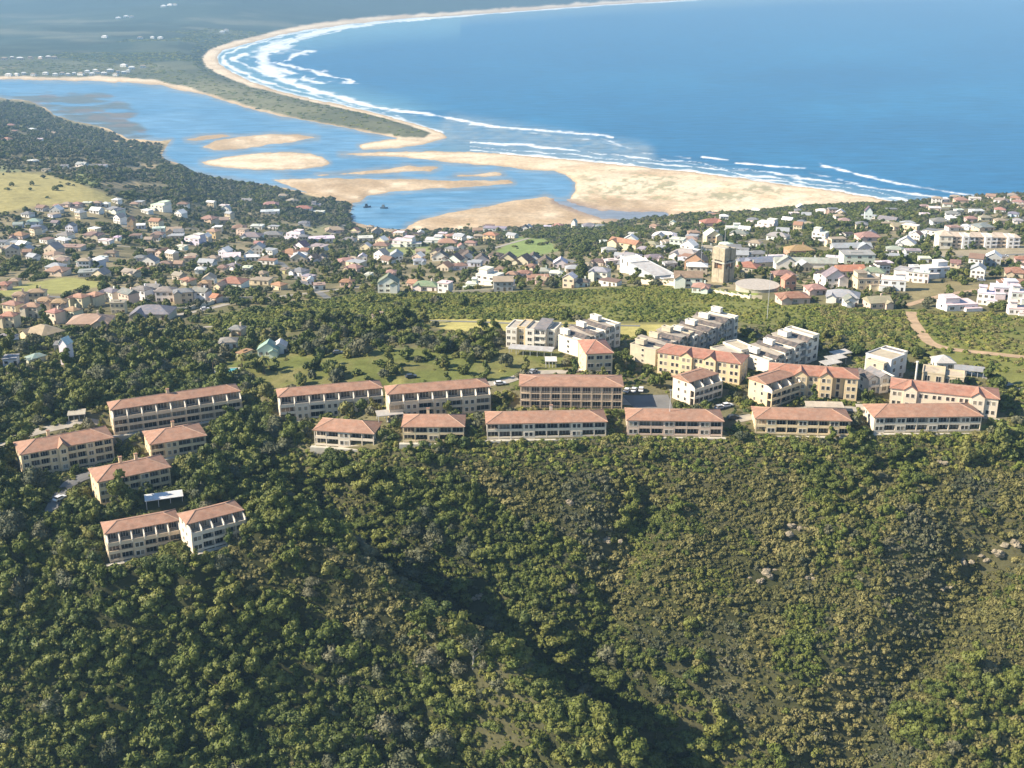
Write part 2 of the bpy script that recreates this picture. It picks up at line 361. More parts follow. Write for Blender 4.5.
GOLDF = [(-400, 168), (0, 171), (40, 173), (70, 181), (100, 191), (128, 201), (95, 206), (40, 206), (0, 214), (-400, 218)]
n1 = fbm(gx/30, gy/30, 50, 4); n2 = fbm(gx/9, gy/9, 60, 3)
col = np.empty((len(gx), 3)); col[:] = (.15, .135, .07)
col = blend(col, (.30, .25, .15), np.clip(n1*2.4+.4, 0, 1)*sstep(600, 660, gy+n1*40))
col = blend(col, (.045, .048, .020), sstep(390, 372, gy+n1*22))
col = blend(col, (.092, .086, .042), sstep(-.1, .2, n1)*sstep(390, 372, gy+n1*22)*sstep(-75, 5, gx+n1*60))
for poly, c, w in ((BELT, (.17, .175, .05), 7), (LAWN, (.135, .15, .042), 3), (GOLDF, (.36, .31, .125), 2.5),
    ([(-200, 296), (0, 291), (30, 282), (65, 277), (112, 284), (70, 292), (20, 297)], (.30, .29, .10), 1.5),
    ([(488, 256), (505, 245), (520, 237), (545, 239), (562, 250), (530, 258)], (.22, .28, .09), 1.5),
    ([(378, 247), (430, 246), (430, 255), (382, 257)], (.25, .27, .10), 1),
    ([(425, 319), (500, 320), (620, 323), (695, 325), (700, 330), (650, 338), (540, 336), (460, 331), (425, 325)], (.40, .35, .12), 1.2),
    ([(905, 287), (950, 281), (990, 285), (960, 297), (915, 301)], (.24, .20, .10), 1.5),
    ([(935, 252), (1024, 246), (1100, 246), (1100, 260), (940, 259)], (.32, .27, .18), 1),
    ([(300, 232), (330, 222), (333, 232), (318, 238)], (.30, .28, .14), 1),
    ([(120, 166), (155, 164), (160, 170), (130, 173)], (.40, .31, .17), 1.2), ([(100, 183), (135, 181), (145, 187), (115, 188)], (.42, .32, .17), 1.2),
    ([(0, 163), (25, 166), (20, 172), (0, 172)], (.25, .26, .13), 1.5), ([(80, 172), (110, 176), (95, 186), (70, 180)], (.24, .26, .10), 2),
    ([(700, 288), (760, 292), (755, 297), (700, 290)], (.24, .28, .07), 1),
    ([(960, 428), (1024, 418), (1100, 418), (1100, 430), (1024, 432)], (.22, .26, .06), 1.5)):
    col = blend(col, c, soft(poly, w, int(c[0]*100)))
col = blend(col, (.21, .18, .075), soft(LAWN, 3)*np.clip(fbm(gx/11, gy/16, 55, 4)*2.4+.1, 0, .75))
# coast: dry sand, wet sand, dune grass, far land
cst = gy > 1300
s, kx, ky = lowland(gx[cst], gy[cst]); cc = col[cst]; X_, Y_ = gx[cst], gy[cst]; low = gzv[cst] < 4
pen = sdist(kx, ky, PENIN)
isbank = np.zeros(len(kx), bool)
for p in BANKS.values(): isbank |= sdist(kx, ky, p) > -3
ns = fbm(kx/22, ky/6, 70, 4); ns2 = fbm(kx/5, ky/2, 74, 3)
sand = np.empty((len(kx), 3)); sand[:] = (.74, .60, .42)
sand = blend(sand, (.62, .46, .28), np.clip(ns*2+.4, 0, 1))
wetm = np.maximum(sstep(2.8, .2, s)*.8, sstep(.02, .2, fbm(kx/26, ky/1.8, 72, 4))*.45*(s < 9)); wetm = np.maximum(wetm, isbank*np.clip(.75+ns*1.6, 0, 1)*np.where(sdist(kx, ky, BANKS['dry1']) > -3, .35, 1))
wetm = np.maximum(wetm, (pen > 0)*sstep(735, 640, kx+ns*120)*np.clip(.8+ns*1.2, 0, 1)*sstep(192, 204, ky+ns*14))
sand = blend(sand, (.42, .30, .175), np.clip(wetm, 0, 1))
sand = blend(sand, (.80, .66, .47), sstep(.0, .22, fbm(kx/30, ky/2.6, 77, 4))*.6*(wetm < .5))
st = segdist(kx, ky, STREAM); sand = blend(sand, (.30, .22, .17), sstep(9, 3, st)*.8*(kx > 550))
dune = sstep(2, 6, pen)*sstep(560, 600, kx)*sstep(206, 198, ky)*sstep(.02, .2, ns2+fbm(kx/30, ky/9, 78)*.8)
sand = blend(sand, (.30, .29, .16), dune*.75)
veg = sdist(kx, ky, SPITVEG)+fbm(kx/9, ky/4, 80)*2.0
fl = np.empty((len(kx), 3)); fl[:] = (.105, .11, .06); fl = blend(fl, (.19, .18, .10), np.clip(fbm(X_/240, Y_/240, 83, 4)*2.5+.25, 0, 1))
fl = blend(fl, (.035, .05, .03), sstep(.08, .2, fbm(X_/420, Y_/520, 84, 3))*(Y_ > 2900))
fl = blend(fl, (.40, .32, .20), sstep(.22, .3, fbm(X_/500, Y_/180, 88, 3))*(Y_ > 3100)*(kx < 160)*.6)
fl = blend(fl, (.04, .065, .05), sstep(3100, 4600, Y_)*.85)
fl = blend(fl, (.20, .19, .13), sstep(.08, .2, fbm(X_/420, Y_/260, 91, 4))*sstep(2900, 3400, Y_)*.5)
fl = blend(fl, (.03, .048, .036), sstep(5700, 6600, Y_+fbm(X_/500, Y_/500, 97, 3)*900)*.9)
fl = blend(fl, (.03, .045, .03), sstep(.06, .14, fbm(X_/330, Y_/240, 95, 4))*sstep(3300, 3800, Y_)*.8)
sand = blend(sand, fl, sstep(-.6, 1.0, veg))
ml = sdist(kx, ky, MAINL)
isml = (ml > 0) & (pen < 0); sandedge = sstep(3.2, 1.2, ml)*np.where(kx < 100, .25, np.where((kx > 163) & (kx < 250), .35, .9))
sandedge = np.maximum(sandedge, sstep(-3, 2, sdist(kx, ky, [(102, 128), (112, 131), (130, 139), (160, 141), (172, 139.5), (166, 145), (135, 146), (112, 138)])+ns*9))
sandedge = np.maximum(sandedge, sstep(-2, 2, sdist(kx, ky, [(42, 105), (55, 111), (76, 117), (78, 120), (58, 116), (46, 110)])+ns*6)*.8)
lowc = np.where(isml[:, None], blend(fl, (.60, .44, .25), sandedge), sand)
tl = sstep(9.0, 3.0, gzv[cst]); tl = np.where(veg > -1, 1.0, tl)
cc = cc*(1-tl[:, None])+lowc*tl[:, None]; col[cst] = cc
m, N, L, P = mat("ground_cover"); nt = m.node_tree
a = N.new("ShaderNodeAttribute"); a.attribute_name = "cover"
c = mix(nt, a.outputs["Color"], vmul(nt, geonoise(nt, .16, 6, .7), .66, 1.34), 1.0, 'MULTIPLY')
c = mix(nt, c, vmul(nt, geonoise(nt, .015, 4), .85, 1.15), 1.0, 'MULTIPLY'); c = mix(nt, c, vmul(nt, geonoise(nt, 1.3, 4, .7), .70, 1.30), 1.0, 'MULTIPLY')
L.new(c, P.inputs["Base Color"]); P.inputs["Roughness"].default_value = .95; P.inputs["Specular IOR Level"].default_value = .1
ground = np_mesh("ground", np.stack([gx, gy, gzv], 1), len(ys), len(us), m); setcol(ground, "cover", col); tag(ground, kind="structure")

# ------------------------------------------------------------ the water sheet with surf
yw = [1330.0]
while yw[-1] < 19000: yw.append(yw[-1]+max(1.5, yw[-1]**2/396000*.55))
yw = np.array(yw); uw = np.linspace(-800, 800, 1250)/FPX
WX = (uw[None, :]*(yw[:, None]+110)).ravel(); WY = np.repeat(yw, len(uw)); s, kx, ky = lowland(WX, WY)
FR = segdist(kx, ky, [(690, 0), (600, 5), (520, 11), (450, 16), (400, 19), (350, 24), (300, 31), (270, 37.5), (240, 45), (223, 50.5), (217, 57), (218, 63), (226, 69.5), (240, 76.5), (255, 83), (275, 89.5), (300, 96), (350, 107), (400, 119.5), (420, 126), (442, 132.5)])
SEA = [(2000, -46), (700, -2), (520, 8), (400, 16), (350, 21), (250, 39), (212, 52), (212, 66), (250, 85), (330, 106), (448, 137), (440, 146), (420, 151), (520, 156), (640, 168), (760, 182), (905, 204), (1000, 213), (2000, 280)]
insea = inpoly(kx, ky, SEA)
foam = np.zeros(len(kx))
fa = fbm(kx/13, ky/3.2, 100, 4); fb = fbm(kx/34, ky/2.2, 105, 4); fc = fbm(kx/4, ky/1.3, 109, 3)
fz = fbm(kx/7, ky/1.9, 113, 4); near = ky/130
BAND = [(560, 8.5), (500, 12.5), (450, 17), (400, 21), (350, 26.5), (318, 32), (292, 40), (270, 48), (262, 56), (263, 65), (272, 74), (286, 82), (312, 90), (336, 96), (356, 102), (376, 107.5), (402, 111), (428, 114)]
bw_ = np.where(ky < 45, np.interp(kx, [260, 300, 350, 400, 500, 600], [15, 8, 5, 3.5, 1.8, 1.0]), np.interp(ky, [45, 58, 70, 84, 100, 115], [20, 24, 20, 8, 5.5, 5]))
n01 = lambda v: np.clip(v*1.6+.5, 0, 1)
db = segdist(kx, ky, BAND)+fa*bw_*.5
foam = np.maximum(foam, sstep(1.3, .1, fc*.5+db/(bw_*(.12+.55*n01(fz*.6+fb*.7+fc*.3))))*.95*np.where(ky < 78, .85, 1))
wid = np.interp(ky, [0, 15, 30, 45, 60, 75, 95, 120, 135], [1.2, 3, 7, 26, 42, 44, 30, 20, 10]); wid = np.where(ky < 50, np.minimum(wid, np.interp(kx, [220, 260, 300, 350, 450, 600], [44, 26, 14, 8, 4.5, 2])), wid)
zw = wid/44
for c_, w_, k_ in ((5, 3.0, 1), (13, 3.6, 2), (20, 3.4, 3), (27, 2.6, 4)):
    q_ = np.abs(FR+fbm(kx/11, ky/5, 140+k_, 3)*7*zw-c_*zw)/(w_*zw*(.05+1.15*n01(fbm(kx/15, ky/2.6, 150+k_, 4)*1.1+fz*.5-.06)))
    foam = np.maximum(foam, sstep(1.25, .1, q_+fc*.5)*(kx < 440)*(ky < 120)*np.where(ky > 84, (k_ < 2)*.7, .85))
foam = np.maximum(foam, sstep(2.0, .5, FR+fa*2)*.85*(kx < 450)*(.45+.55*n01(fb)))
SW = -s
for c_, w_, k_ in ((1.3, 1.1, 1), (5, 1.0, 2), (9.5, 1.2, 3)):
    q_ = np.abs(SW+fbm(kx/30, ky/12, 160+k_, 3)*5-c_)/(w_*(.16+1.25*n01(fbm(kx/34, ky/4, 170+k_, 4)*1.5+fz*.3-.12*(k_ > 1))))
    foam = np.maximum(foam, sstep(1.3, .1, q_+fc*.5)*(kx > 470)*(ky > 140)*(ky < 215)*.85)
for pts, w, br, sd_ in (([(428, 114), (455, 119), (490, 126), (540, 130.5), (600, 135), (613, 137)], 2.4, .65, 2),
    ([(470, 124), (540, 134), (600, 141), (640, 151)], 4.0, .12, 3), ([(600, 138), (625, 147), (645, 153), (690, 158)], 3.0, .2, 4), ([(702, 157), (728, 160)], 1.4, .7, 5), ([(736, 163), (770, 166), (805, 168.5)], 1.7, .6, 6),
    ([(820, 165), (850, 172), (880, 180), (925, 188), (975, 196), (1060, 206)], 2.4, .55, 7), ([(810, 173), (840, 180), (880, 189), (910, 195)], 3.4, .22, 8), ([(735, 170), (790, 175), (815, 182)], 1.6, .3, 9),
    ([(655, 158), (700, 165), (735, 171)], 1.5, .2, 10), ([(905, 196), (950, 201), (1050, 210)], 3.0, .3, 11)):
    d = segdist(kx, ky, pts)
    foam = np.maximum(foam, sstep(-.05, .75, br+fz*.5+fa*.9+fc*.5+fb*.6-d/w)*(d < w*1.6))
shore = sstep(1.6, .2, -s+fa*1.6)*(kx > 455)*.85; foam = np.maximum(foam, shore*(insea & (kx > 500)))
foam *= insea
deep = np.empty((len(kx), 3)); deep[:] = (.010, .125, .265)
deep = blend(deep, (.016, .160, .315), np.clip(fbm(kx/170, ky/26, 120, 4)*2.6+.45, 0, 1))
deep = blend(deep, (.010, .105, .22), sstep(.05, .22, fbm(kx/120, ky/9, 126, 3))*.35)
shal = np.where(insea, sstep(-14, -1, s), 0); deep = blend(deep, (.16, .26, .31), shal*.75)
surf = sstep(30, 6, FR)*(kx < 460); deep = blend(deep, (.13, .29, .36), surf*.7*(ky < 110)*insea)
turb = sstep(22, 8, segdist(kx, ky, [(455, 130), (560, 146), (640, 158)])); deep = blend(deep, (.22, .29, .33), turb*np.clip(.7+fz, 0, 1)*insea)
lag = ~insea; lagc = np.empty((len(kx), 3)); lagc[:] = (.085, .225, .37)
lagc = blend(lagc, (.13, .28, .43), np.clip(fbm(kx/60, ky/10, 130, 4)*2.4+.35, 0, 1))
lagc = blend(lagc, (.27, .26, .22), sstep(-5.0, -.2, s+fa*3.5)*.6)
lagc = blend(lagc, (.15, .30, .44), sstep(.04, .2, fbm(kx/45, ky/3, 137, 3))*.6)
md = sstep(-3, 4, sdist(kx, ky, MUD)+fbm(kx/20, ky/4, 133)*12); lagc = blend(lagc, (.11, .115, .085), md*sstep(-.22, .02, fbm(kx/40, ky/2.2, 134, 4))*.95)
lagc = blend(lagc, (.20, .13, .075), md*sstep(.08, .16, fbm(kx/24, ky/3, 136, 3))*.6)
stq = segdist(kx, ky, STREAM); lagc = blend(lagc, (.24, .24, .26), sstep(14, 8, stq)*(ky > 201)*.8)
wc = np.where(insea[:, None], deep, lagc); wc = blend(wc, (.84, .86, .86), np.clip(foam, 0, 1))
m, N, L, P = mat("water_surface"); nt = m.node_tree
a = N.new("ShaderNodeAttribute"); a.attribute_name = "tone"; fo = N.new("ShaderNodeAttribute"); fo.attribute_name = "foam"
g = N.new("ShaderNodeNewGeometry"); mp = N.new("ShaderNodeMapping"); mp.inputs["Scale"].default_value = (.016, .055, .055); mp.inputs["Rotation"].default_value = (0, 0, R(-14)); L.new(g.outputs["Position"], mp.inputs["Vector"])
nz = N.new("ShaderNodeTexNoise"); nz.inputs["Scale"].default_value = 1.0; nz.inputs["Detail"].default_value = 7; nz.inputs["Roughness"].default_value = .68; L.new(mp.outputs[0], nz.inputs["Vector"])
c = mix(nt, a.outputs["Color"], vmul(nt, nz.outputs[0], .55, 1.45), 1.0, 'MULTIPLY'); L.new(c, P.inputs["Base Color"])
bp = N.new("ShaderNodeBump"); bp.inputs["Strength"].default_value = .35; bp.inputs["Distance"].default_value = 2.0; L.new(nz.outputs[0], bp.inputs["Height"]); L.new(bp.outputs[0], P.inputs["Normal"])
rr = N.new("ShaderNodeMapRange"); L.new(fo.outputs["Fac"], rr.inputs[0]); rr.inputs[3].default_value = .32; rr.inputs[4].default_value = .95; L.new(rr.outputs[0], P.inputs["Roughness"])
P.inputs["IOR"].default_value = 1.33; P.inputs["Specular IOR Level"].default_value = .33
water = np_mesh("sea_water", np.stack([WX, WY, np.zeros(len(WX))], 1), len(yw), len(uw), m); setcol(water, "tone", wc); setcol(water, "foam", np.repeat(foam[:, None], 3, 1)); tag(water, kind="structure")

# ------------------------------------------------------------ the air
m = bpy.data.materials.new("haze_air"); m.use_nodes = True; N = m.node_tree.nodes; N.remove(N["Principled BSDF"])
pv = N.new("ShaderNodeVolumePrincipled"); pv.inputs["Color"].default_value = (.40, .69, 1.0, 1); pv.inputs["Density"].default_value = 1.0e-4; pv.inputs["Anisotropy"].default_value = 0.1
m.node_tree.links.new(pv.outputs[0], N["Material Output"].inputs["Volume"])
hz = MB().box(-14500, 14500, -300, 19500, -6.5, 620).build("haze", m); tag(hz, kind="stuff")

# ------------------------------------------------------------ building kit
CW = dict(W=(.80, .77, .70), C=(.74, .60, .38), P=(.66, .48, .38), B=(.58, .48, .34), G=(.42, .42, .40), Y=(.72, .56, .22), O=(.55, .30, .15), L=(.60, .68, .74), S=(.45, .36, .24), V=(.66, .64, .72))
CW = {k: tuple(.82*c+.18*(sum(v)/3) for c in v) for k, v in CW.items()}
NW = dict(W="white", C="cream", P="pinkish", B="beige", G="grey", Y="yellow", O="orange-brown", L="pale blue", S="stone", V="lilac-white")
CR = dict(R=(.40, .12, .06), T=(.46, .22, .12), O=(.58, .25, .09), P=(.52, .24, .17), D=(.075, .055, .045), G=(.20, .20, .205), B=(.16, .24, .38), N=(.14, .32, .17), W=(.78, .76, .72), E=(.46, .37, .26), K=(.34, .50, .50), V=(.09, .06, .10), M=(.24, .13, .09), S=(.36, .37, .38))
CR = {k: tuple((.62*c+.38*g)*.9 for c, g in zip(v, (.27, .21, .16))) if k not in 'WGDVS' else v for k, v in CR.items()}
NR_ = dict(R="red", T="terracotta", O="orange", P="pink", D="dark brown", G="grey", B="blue", N="green", W="white", E="beige", K="pale teal", V="purple-black", M="brown", S="silver-grey")
TILE = (.37, .188, .115)
_wm = {}
def win_mesh(w, h, mull=1):
    k = (round(w, 1), round(h, 1), mull)
    if k not in _wm:
        w, h = k[0], k[1]; a = MB(); t = .09
        a.box(-w/2-t, w/2+t, -.07, .05, -h/2-t, -h/2).box(-w/2-t, w/2+t, -.07, .05, h/2, h/2+t).box(-w/2-t, -w/2, -.068, .05, -h/2, h/2).box(w/2, w/2+t, -.068, .05, -h/2, h/2)
        for i in range(mull): x = -w/2+w*(i+1)/(mull+1); a.box(x-.04, x+.04, -.066, .05, -h/2, h/2)
        f = bpy.data.meshes.new("window_frame"); f.from_pydata(a.v, [], a.f); f.materials.append(M_TRIM)
        b = MB().box(-w/2, w/2, -.03, .04, -h/2, h/2); p = bpy.data.meshes.new("window_pane"); p.from_pydata(b.v, [], b.f); p.materials.append(M_GLASS)
        c = MB(); c.v = list(a.v); c.f = list(a.f); na = len(c.f); c.add(b.v, b.f); q = bpy.data.meshes.new("window_simple"); q.from_pydata(c.v, [], c.f); q.materials.append(M_TRIM); q.materials.append(M_GLASS)
        q.polygons.foreach_set("material_index", [0]*na+[1]*(len(c.f)-na)); _wm[k] = (f, p, q)
    return _wm[k]
FACE = dict(front=0.0, left=-math.pi/2, right=math.pi/2)
def window(par, x, y, z, w=1.4, h=1.3, face='front', full=True, name='window', mull=1):
    f, p, q = win_mesh(w, h, mull)
    o = link(name, f if full else q, par, (x, y, z), FACE[face])
    if full: link('pane', p, o)
    return o
def hip(mb, x0, x1, y0, y1, z, rise, t=.22, ends=(1, 1)):
    """hipped (ends 1) or gabled (ends 0) roof, ridge along the longer way (x)"""
    ym = (y0+y1)/2; hd = (y1-y0)/2; a = x0+hd*ends[0]; b = x1-hd*ends[1]
    if b < a: a = b = (x0+x1)/2
    v = [(x0, y0, z), (x1, y0, z), (x1, y1, z), (x0, y1, z), (x0, y0, z+t), (x1, y0, z+t), (x1, y1, z+t), (x0, y1, z+t), (a, ym, z+t+rise), (b, ym, z+t+rise)]
    mb.add(v, [(3, 2, 1, 0), (0, 1, 5, 4), (1, 2, 6, 5), (2, 3, 7, 6), (3, 0, 4, 7), (4, 5, 9, 8), (5, 6, 9), (6, 7, 8, 9), (7, 4, 8)])
    return [((a, ym, z+t+rise), (b, ym, z+t+rise)), ((x0, y0, z+t), (a, ym, z+t+rise)), ((x0, y1, z+t), (a, ym, z+t+rise)), ((x1, y0, z+t), (b, ym, z+t+rise)), ((x1, y1, z+t), (b, ym, z+t+rise))]
def gable_y(mb, x0, x1, y0, y1, z, rise, t=.2):
    """two slopes, ridge along y"""
    xm = (x0+x1)/2
    mb.yprism([(x0, z), (xm, z+rise), (x1, z), (x1, z+t), (xm, z+rise+t), (x0, z+t)], y0, y1)
def front_of(A, B):
    xa, ya, za = at(*A); xb, yb, zb = at(*B); return xa, ya, (za+zb)/2, math.hypot(xb-xa, yb-ya), math.atan2(yb-ya, xb-xa)
def foot(x, y, rz, x0, x1, y0, y1): FOOT.append((x, y, rz, x0, x1, y0, y1))

APTS = []
def apartment(label, A, B, st, depth, bays, wall, roof=TILE, rise=2.3, sh=2.8, ends=(1, 1), setback=False, chim=(), group="tile-roofed apartment blocks", full=True, gate=None, drop=.8, sidewin=True, rec=2.1, turn=None, capc=(.46, .29, .20)):
    x, y, z, Lf, rz = front_of(A, B) if turn is None else front_turned(A, B, R(turn)); H = st*sh
    t = tag(empty("apartment_block", (x, y, z), rz), label, "apartment block", group)
    foot(x, y, rz, -1.4, Lf+1.4, -drop, depth+2); APTS.append((x, y, rz, Lf, depth, st))
    wl = MB(); yc = rec; n = len(bays); bw = Lf/n; top = st-1 if setback else st
    hb = top*sh
    wl.box(0, Lf, yc, depth, -5, hb if setback else H)
    if setback: wl.box(0, Lf, 4.4, depth-.003, hb, H)
    gabs = MB(); ng = 0
    for i, b in enumerate(bays):
        x0, x1 = i*bw, (i+1)*bw
        if b in 'wg':
            fy = 0 if b == 'w' else -.9
            wl.box(x0+.003, x1-.003, fy, yc, -5, hb if setback else H)
            if b == 'g':
                wl.yprism([(x0+.003, H), (x1-.003, H), ((x0+x1)/2, H+1.7)], fy, yc+1.5); gable_y(gabs, x0-.3, x1+.3, fy-.35, depth/2, H+.02, 2.0); ng += 1
            for k in range(top):
                nn = 2 if bw > 3.2 else 1
                for q in range(nn):
                    window(t, x0+bw*(q+.5)/nn+(.25 if q == 0 else -.25)*(nn-1), fy, k*sh+1.55, 1.05 if nn == 2 else 1.5, 1.35, full=full, mull=0 if nn == 2 else 1)
        elif b in 'bo':
            for k in range(top):
                zz = k*sh
                gwid = bw*(.84 if b == 'b' else .74); w_ = link('glass_door', win_mesh(gwid, 2.3, 2)[0 if full else 2], t, ((x0+x1)/2, yc, zz+1.3))
                if full: link('pane', win_mesh(gwid, 2.3, 2)[1], w_)
                s = MB()
                if k: s.box(x0+.02, x1-.02, .02, yc-.003, zz-.14, zz+.12)
                if b == 'b': s.box(x0+.02, x1-.02, .02, .16, zz+.123, zz+.82)
                else:
                    s.box(x0+.02, x1-.02, .06, .12, zz+.85, zz+.95)
                    for q in range(6): xx = x0+.3+(bw-.6)*q/5; s.box(xx-.03, xx+.03, .07, .11, zz+.123, zz+.85)
                if s.v: s.build('balcony', M_WALL, t, tuple(min(1, c*1.04) for c in wall))
        elif b == 'd':       # dark recessed shade with door
            for k in range(top): window(t, (x0+x1)/2, yc, k*sh+1.3, 1.1, 2.1, full=full, name='door', mull=0)
    cm = {i for i in range(n+1) if (i == 0 or bays[i-1] in 'bod') and (i == n or bays[min(i, n-1)] in 'bod')}
    for i in sorted(cm):
        xx = min(max(i*bw, .16), Lf-.16); MB().box(xx-.16, xx+.16, 0, .34, -4, hb-.33).build('column', M_WALL, t, wall)
    i = 0
    while i < n:
        if bays[i] in 'bod':
            j = i
            while j < n and bays[j] in 'bod': j += 1
            MB().box(i*bw+.003, j*bw-.003, .003, .337, hb-.33, hb-.003).build('facade_beam', M_WALL, t, wall); i = j
        else: i += 1
    if setback:
        for i in range(n+1):
            xx = min(max(i*bw, .2), Lf-.2)
            MB().xprism([(.1, hb), (4.4, hb), (4.4, H-.05), (3.0, H-.05), (.5, hb+1.5), (.1, hb+1.0)], xx-.15, xx+.15).build('terrace_wall', M_WALL, t, (.76, .68, .56))
            if i < n:
                MB().box(i*bw+.2, (i+1)*bw-.2, .1, .25, hb+.003, hb+.9).build('parapet', M_WALL, t, wall)
                window(t, (i+.5)*bw, 4.4, hb+1.25, bw*.6, 2.1, full=full, name='glass_door', mull=2)
        MB().box(.2, Lf-.2, .12, 4.395, hb+.002, hb+.03).build('terrace_floor', M_CONC, t)
    wl.build('wall', M_WALL, t, wall)
    MB().box(-1.2, Lf+1.2, -1.7, -.003 if 'g' not in bays else -.95, -4, -.12).build('terrace', M_CONC, t)
    rf = MB(); y0 = (3.0 if setback else 0)-.45
    caps = hip(rf, -.45, Lf+.45, y0, depth+.45, H+.003, rise*.88, ends=ends)
    ro = rf.build('roof', M_ROOF, t, roof)
    cp = MB()
    for p, q in caps: 
        if Vector(p) != Vector(q): cp.tube(p, q, .16, .16, 5)
    cp.build('ridge_cap', M_ROOF, ro, capc)
    if ng: gabs.build('gable_roof', M_ROOF, t, roof)
    for cx_ in chim:
        c = MB().box(Lf*cx_-.5, Lf*cx_+.5, depth*.62, depth*.62+.8, H+.5, H+rise+1.4).build('chimney', M_WALL, ro, wall)
        MB().box(Lf*cx_-.62, Lf*cx_+.62, depth*.62-.12, depth*.62+.92, H+rise+1.4, H+rise+1.6).build('chimney_cap', M_ROOF, ro, roof)
    if sidewin:
        for s, xx in (('left', 0), ('right', Lf)):
            for k in range(st):
                for yy in (depth*.42, depth*.72): window(t, xx, yy, k*sh+1.6, .9, 1.2, s, full=False, mull=0)
    return t
CRM, CR2, PNK, WHT, TAN = (.72, .56, .34), (.64, .50, .34), (.62, .46, .35), (.72, .61, .47), (.66, .50, .34)
# the row along the edge of the slope
apartment("short two-storey hip-roofed block, half wrapped by trees above the shadowed ravine", (315, 449), (374, 445), 2, 11, "bbwbb", WHT, rise=2.6)
apartment("compact two-storey block with cream end wall and hip roof, lawn strip at its foot", (403, 444), (464, 440), 2, 11, "bbwbb", CRM, rise=2.6, chim=(.4,))
apartment("longest low two-storey block on the slope edge, below the brown gallery block", (487, 440), (606, 436), 2, 11, "bbbwbbbwbb", WHT, rise=2.3, chim=(.55,))
apartment("two-storey pink-toned block with red roof on the slope edge below the parking court", (627, 435), (722, 437), 2, 11, "wbbwbbwb", PNK, rise=2.3)
apartment("two-storey yellow-cream block with pairs of brown balconies on the slope edge", (755, 433), (849, 437), 2, 11, "bwbbwbbwb", CRM, rise=2.2)
apartment("two-storey red-roofed block in front of the arched white block, right end of slope-edge row", (873, 433), (980, 431), 2, 12, "wbwbbwbbwb", WHT, rise=2.8)
# second row
apartment("very long three-storey terraced block with seven pale fin walls, among dark woods", (115, 434), (243, 409), 3, 11, "bbbbbbbbb", CR2, setback=True, rise=2.0, chim=(.45,), full=False, turn=25, drop=2.5)
apartment("three-storey terraced block with pale fin walls below the lawn, bushes before it", (281, 421), (384, 408), 3, 11, "bwbwbwb", WHT, setback=True, rise=2.0, full=False, turn=15)
apartment("three-storey terraced block with fin walls just left of the brown gallery block", (390, 419), (491, 406), 3, 11, "bwbwbwb", CR2, setback=True, rise=2.0, full=False, turn=13)
apartment("three-storey pink-brown gallery block with a grid of dark open balconies", (520, 408), (622, 409), 3, 12, "oooooooooo", TAN, rec=1.1, rise=1.5, full=False)
apartment("angled stepped block with white end wall beside the parking court", (694, 407), (722, 397), 3, 11, "bbb", WHT, setback=True, rise=1.8, ends=(0, 1), full=False)
apartment("angled stepped block with cream end wall behind the yellow-cream slope-edge block", (771, 409), (800, 398), 3, 11, "bbb", CRM, setback=True, rise=1.8, ends=(0, 1), full=False)
apartment("three-storey cream block with long red roof and dark gabled bays beside grey stepped flats", (657, 373), (739, 385), 3, 11, "wwgwgww", CRM, rise=2.2, roof=(.38, .155, .10), full=False)
apartment("tall three-storey cream block with two gabled balcony bays and red roof", (768, 394), (856, 401), 3, 11, "wwgwgdw", CRM, rise=2.2, roof=(.39, .165, .10), full=False)
apartment("long cream-white block with arched gables and red roof, highest behind right slope-edge row", (889, 405), (996, 418), 2, 11, "wgwwwwgw", WHT, rise=1.8, sh=3.4, roof=(.40, .175, .11), full=False)
apartment("tall cream block with steep red hip roof and blank front before stepped white flats", (586, 377), (612, 376), 3, 17, "www", CRM, rise=3.0, sh=3.1, roof=(.38, .155, .10), full=False)
# the western cluster on the spur
apartment("wide three-storey block with central gable and sunlit cream end, western edge", (24, 477), (115, 461), 3, 12, "wbbwgbbwbb", CRM, rise=2.6, chim=(.35,), full=False, turn=30, drop=2.5)
apartment("small two-storey hip-roofed block with dark veranda, above the white carport", (152, 459), (207, 447), 2, 13, "bwbb", CRM, rise=2.6, chim=(.5,), full=False, turn=26, drop=2.5)
apartment("three-storey white-columned block with twin chimneys on the wooded spur", (101, 505), (172, 487), 3, 12, "wwbbwbb", CRM, rise=2.6, chim=(.4, .62), full=False, turn=31, drop=2.5)
apartment("lowest terrace block on the spur with glazed white stair front and end wall", (110, 562), (183, 549), 3, 11, "bbwbbb", CR2, setback=True, rise=1.8, full=False, turn=25, drop=2.5)
apartment("lowest spur block with small roof dormer, stepped against its glazed neighbour", (193, 552), (248, 530), 3, 11, "wbbbb", WHT, setback=True, rise=1.9, full=False, turn=33, drop=2.5)

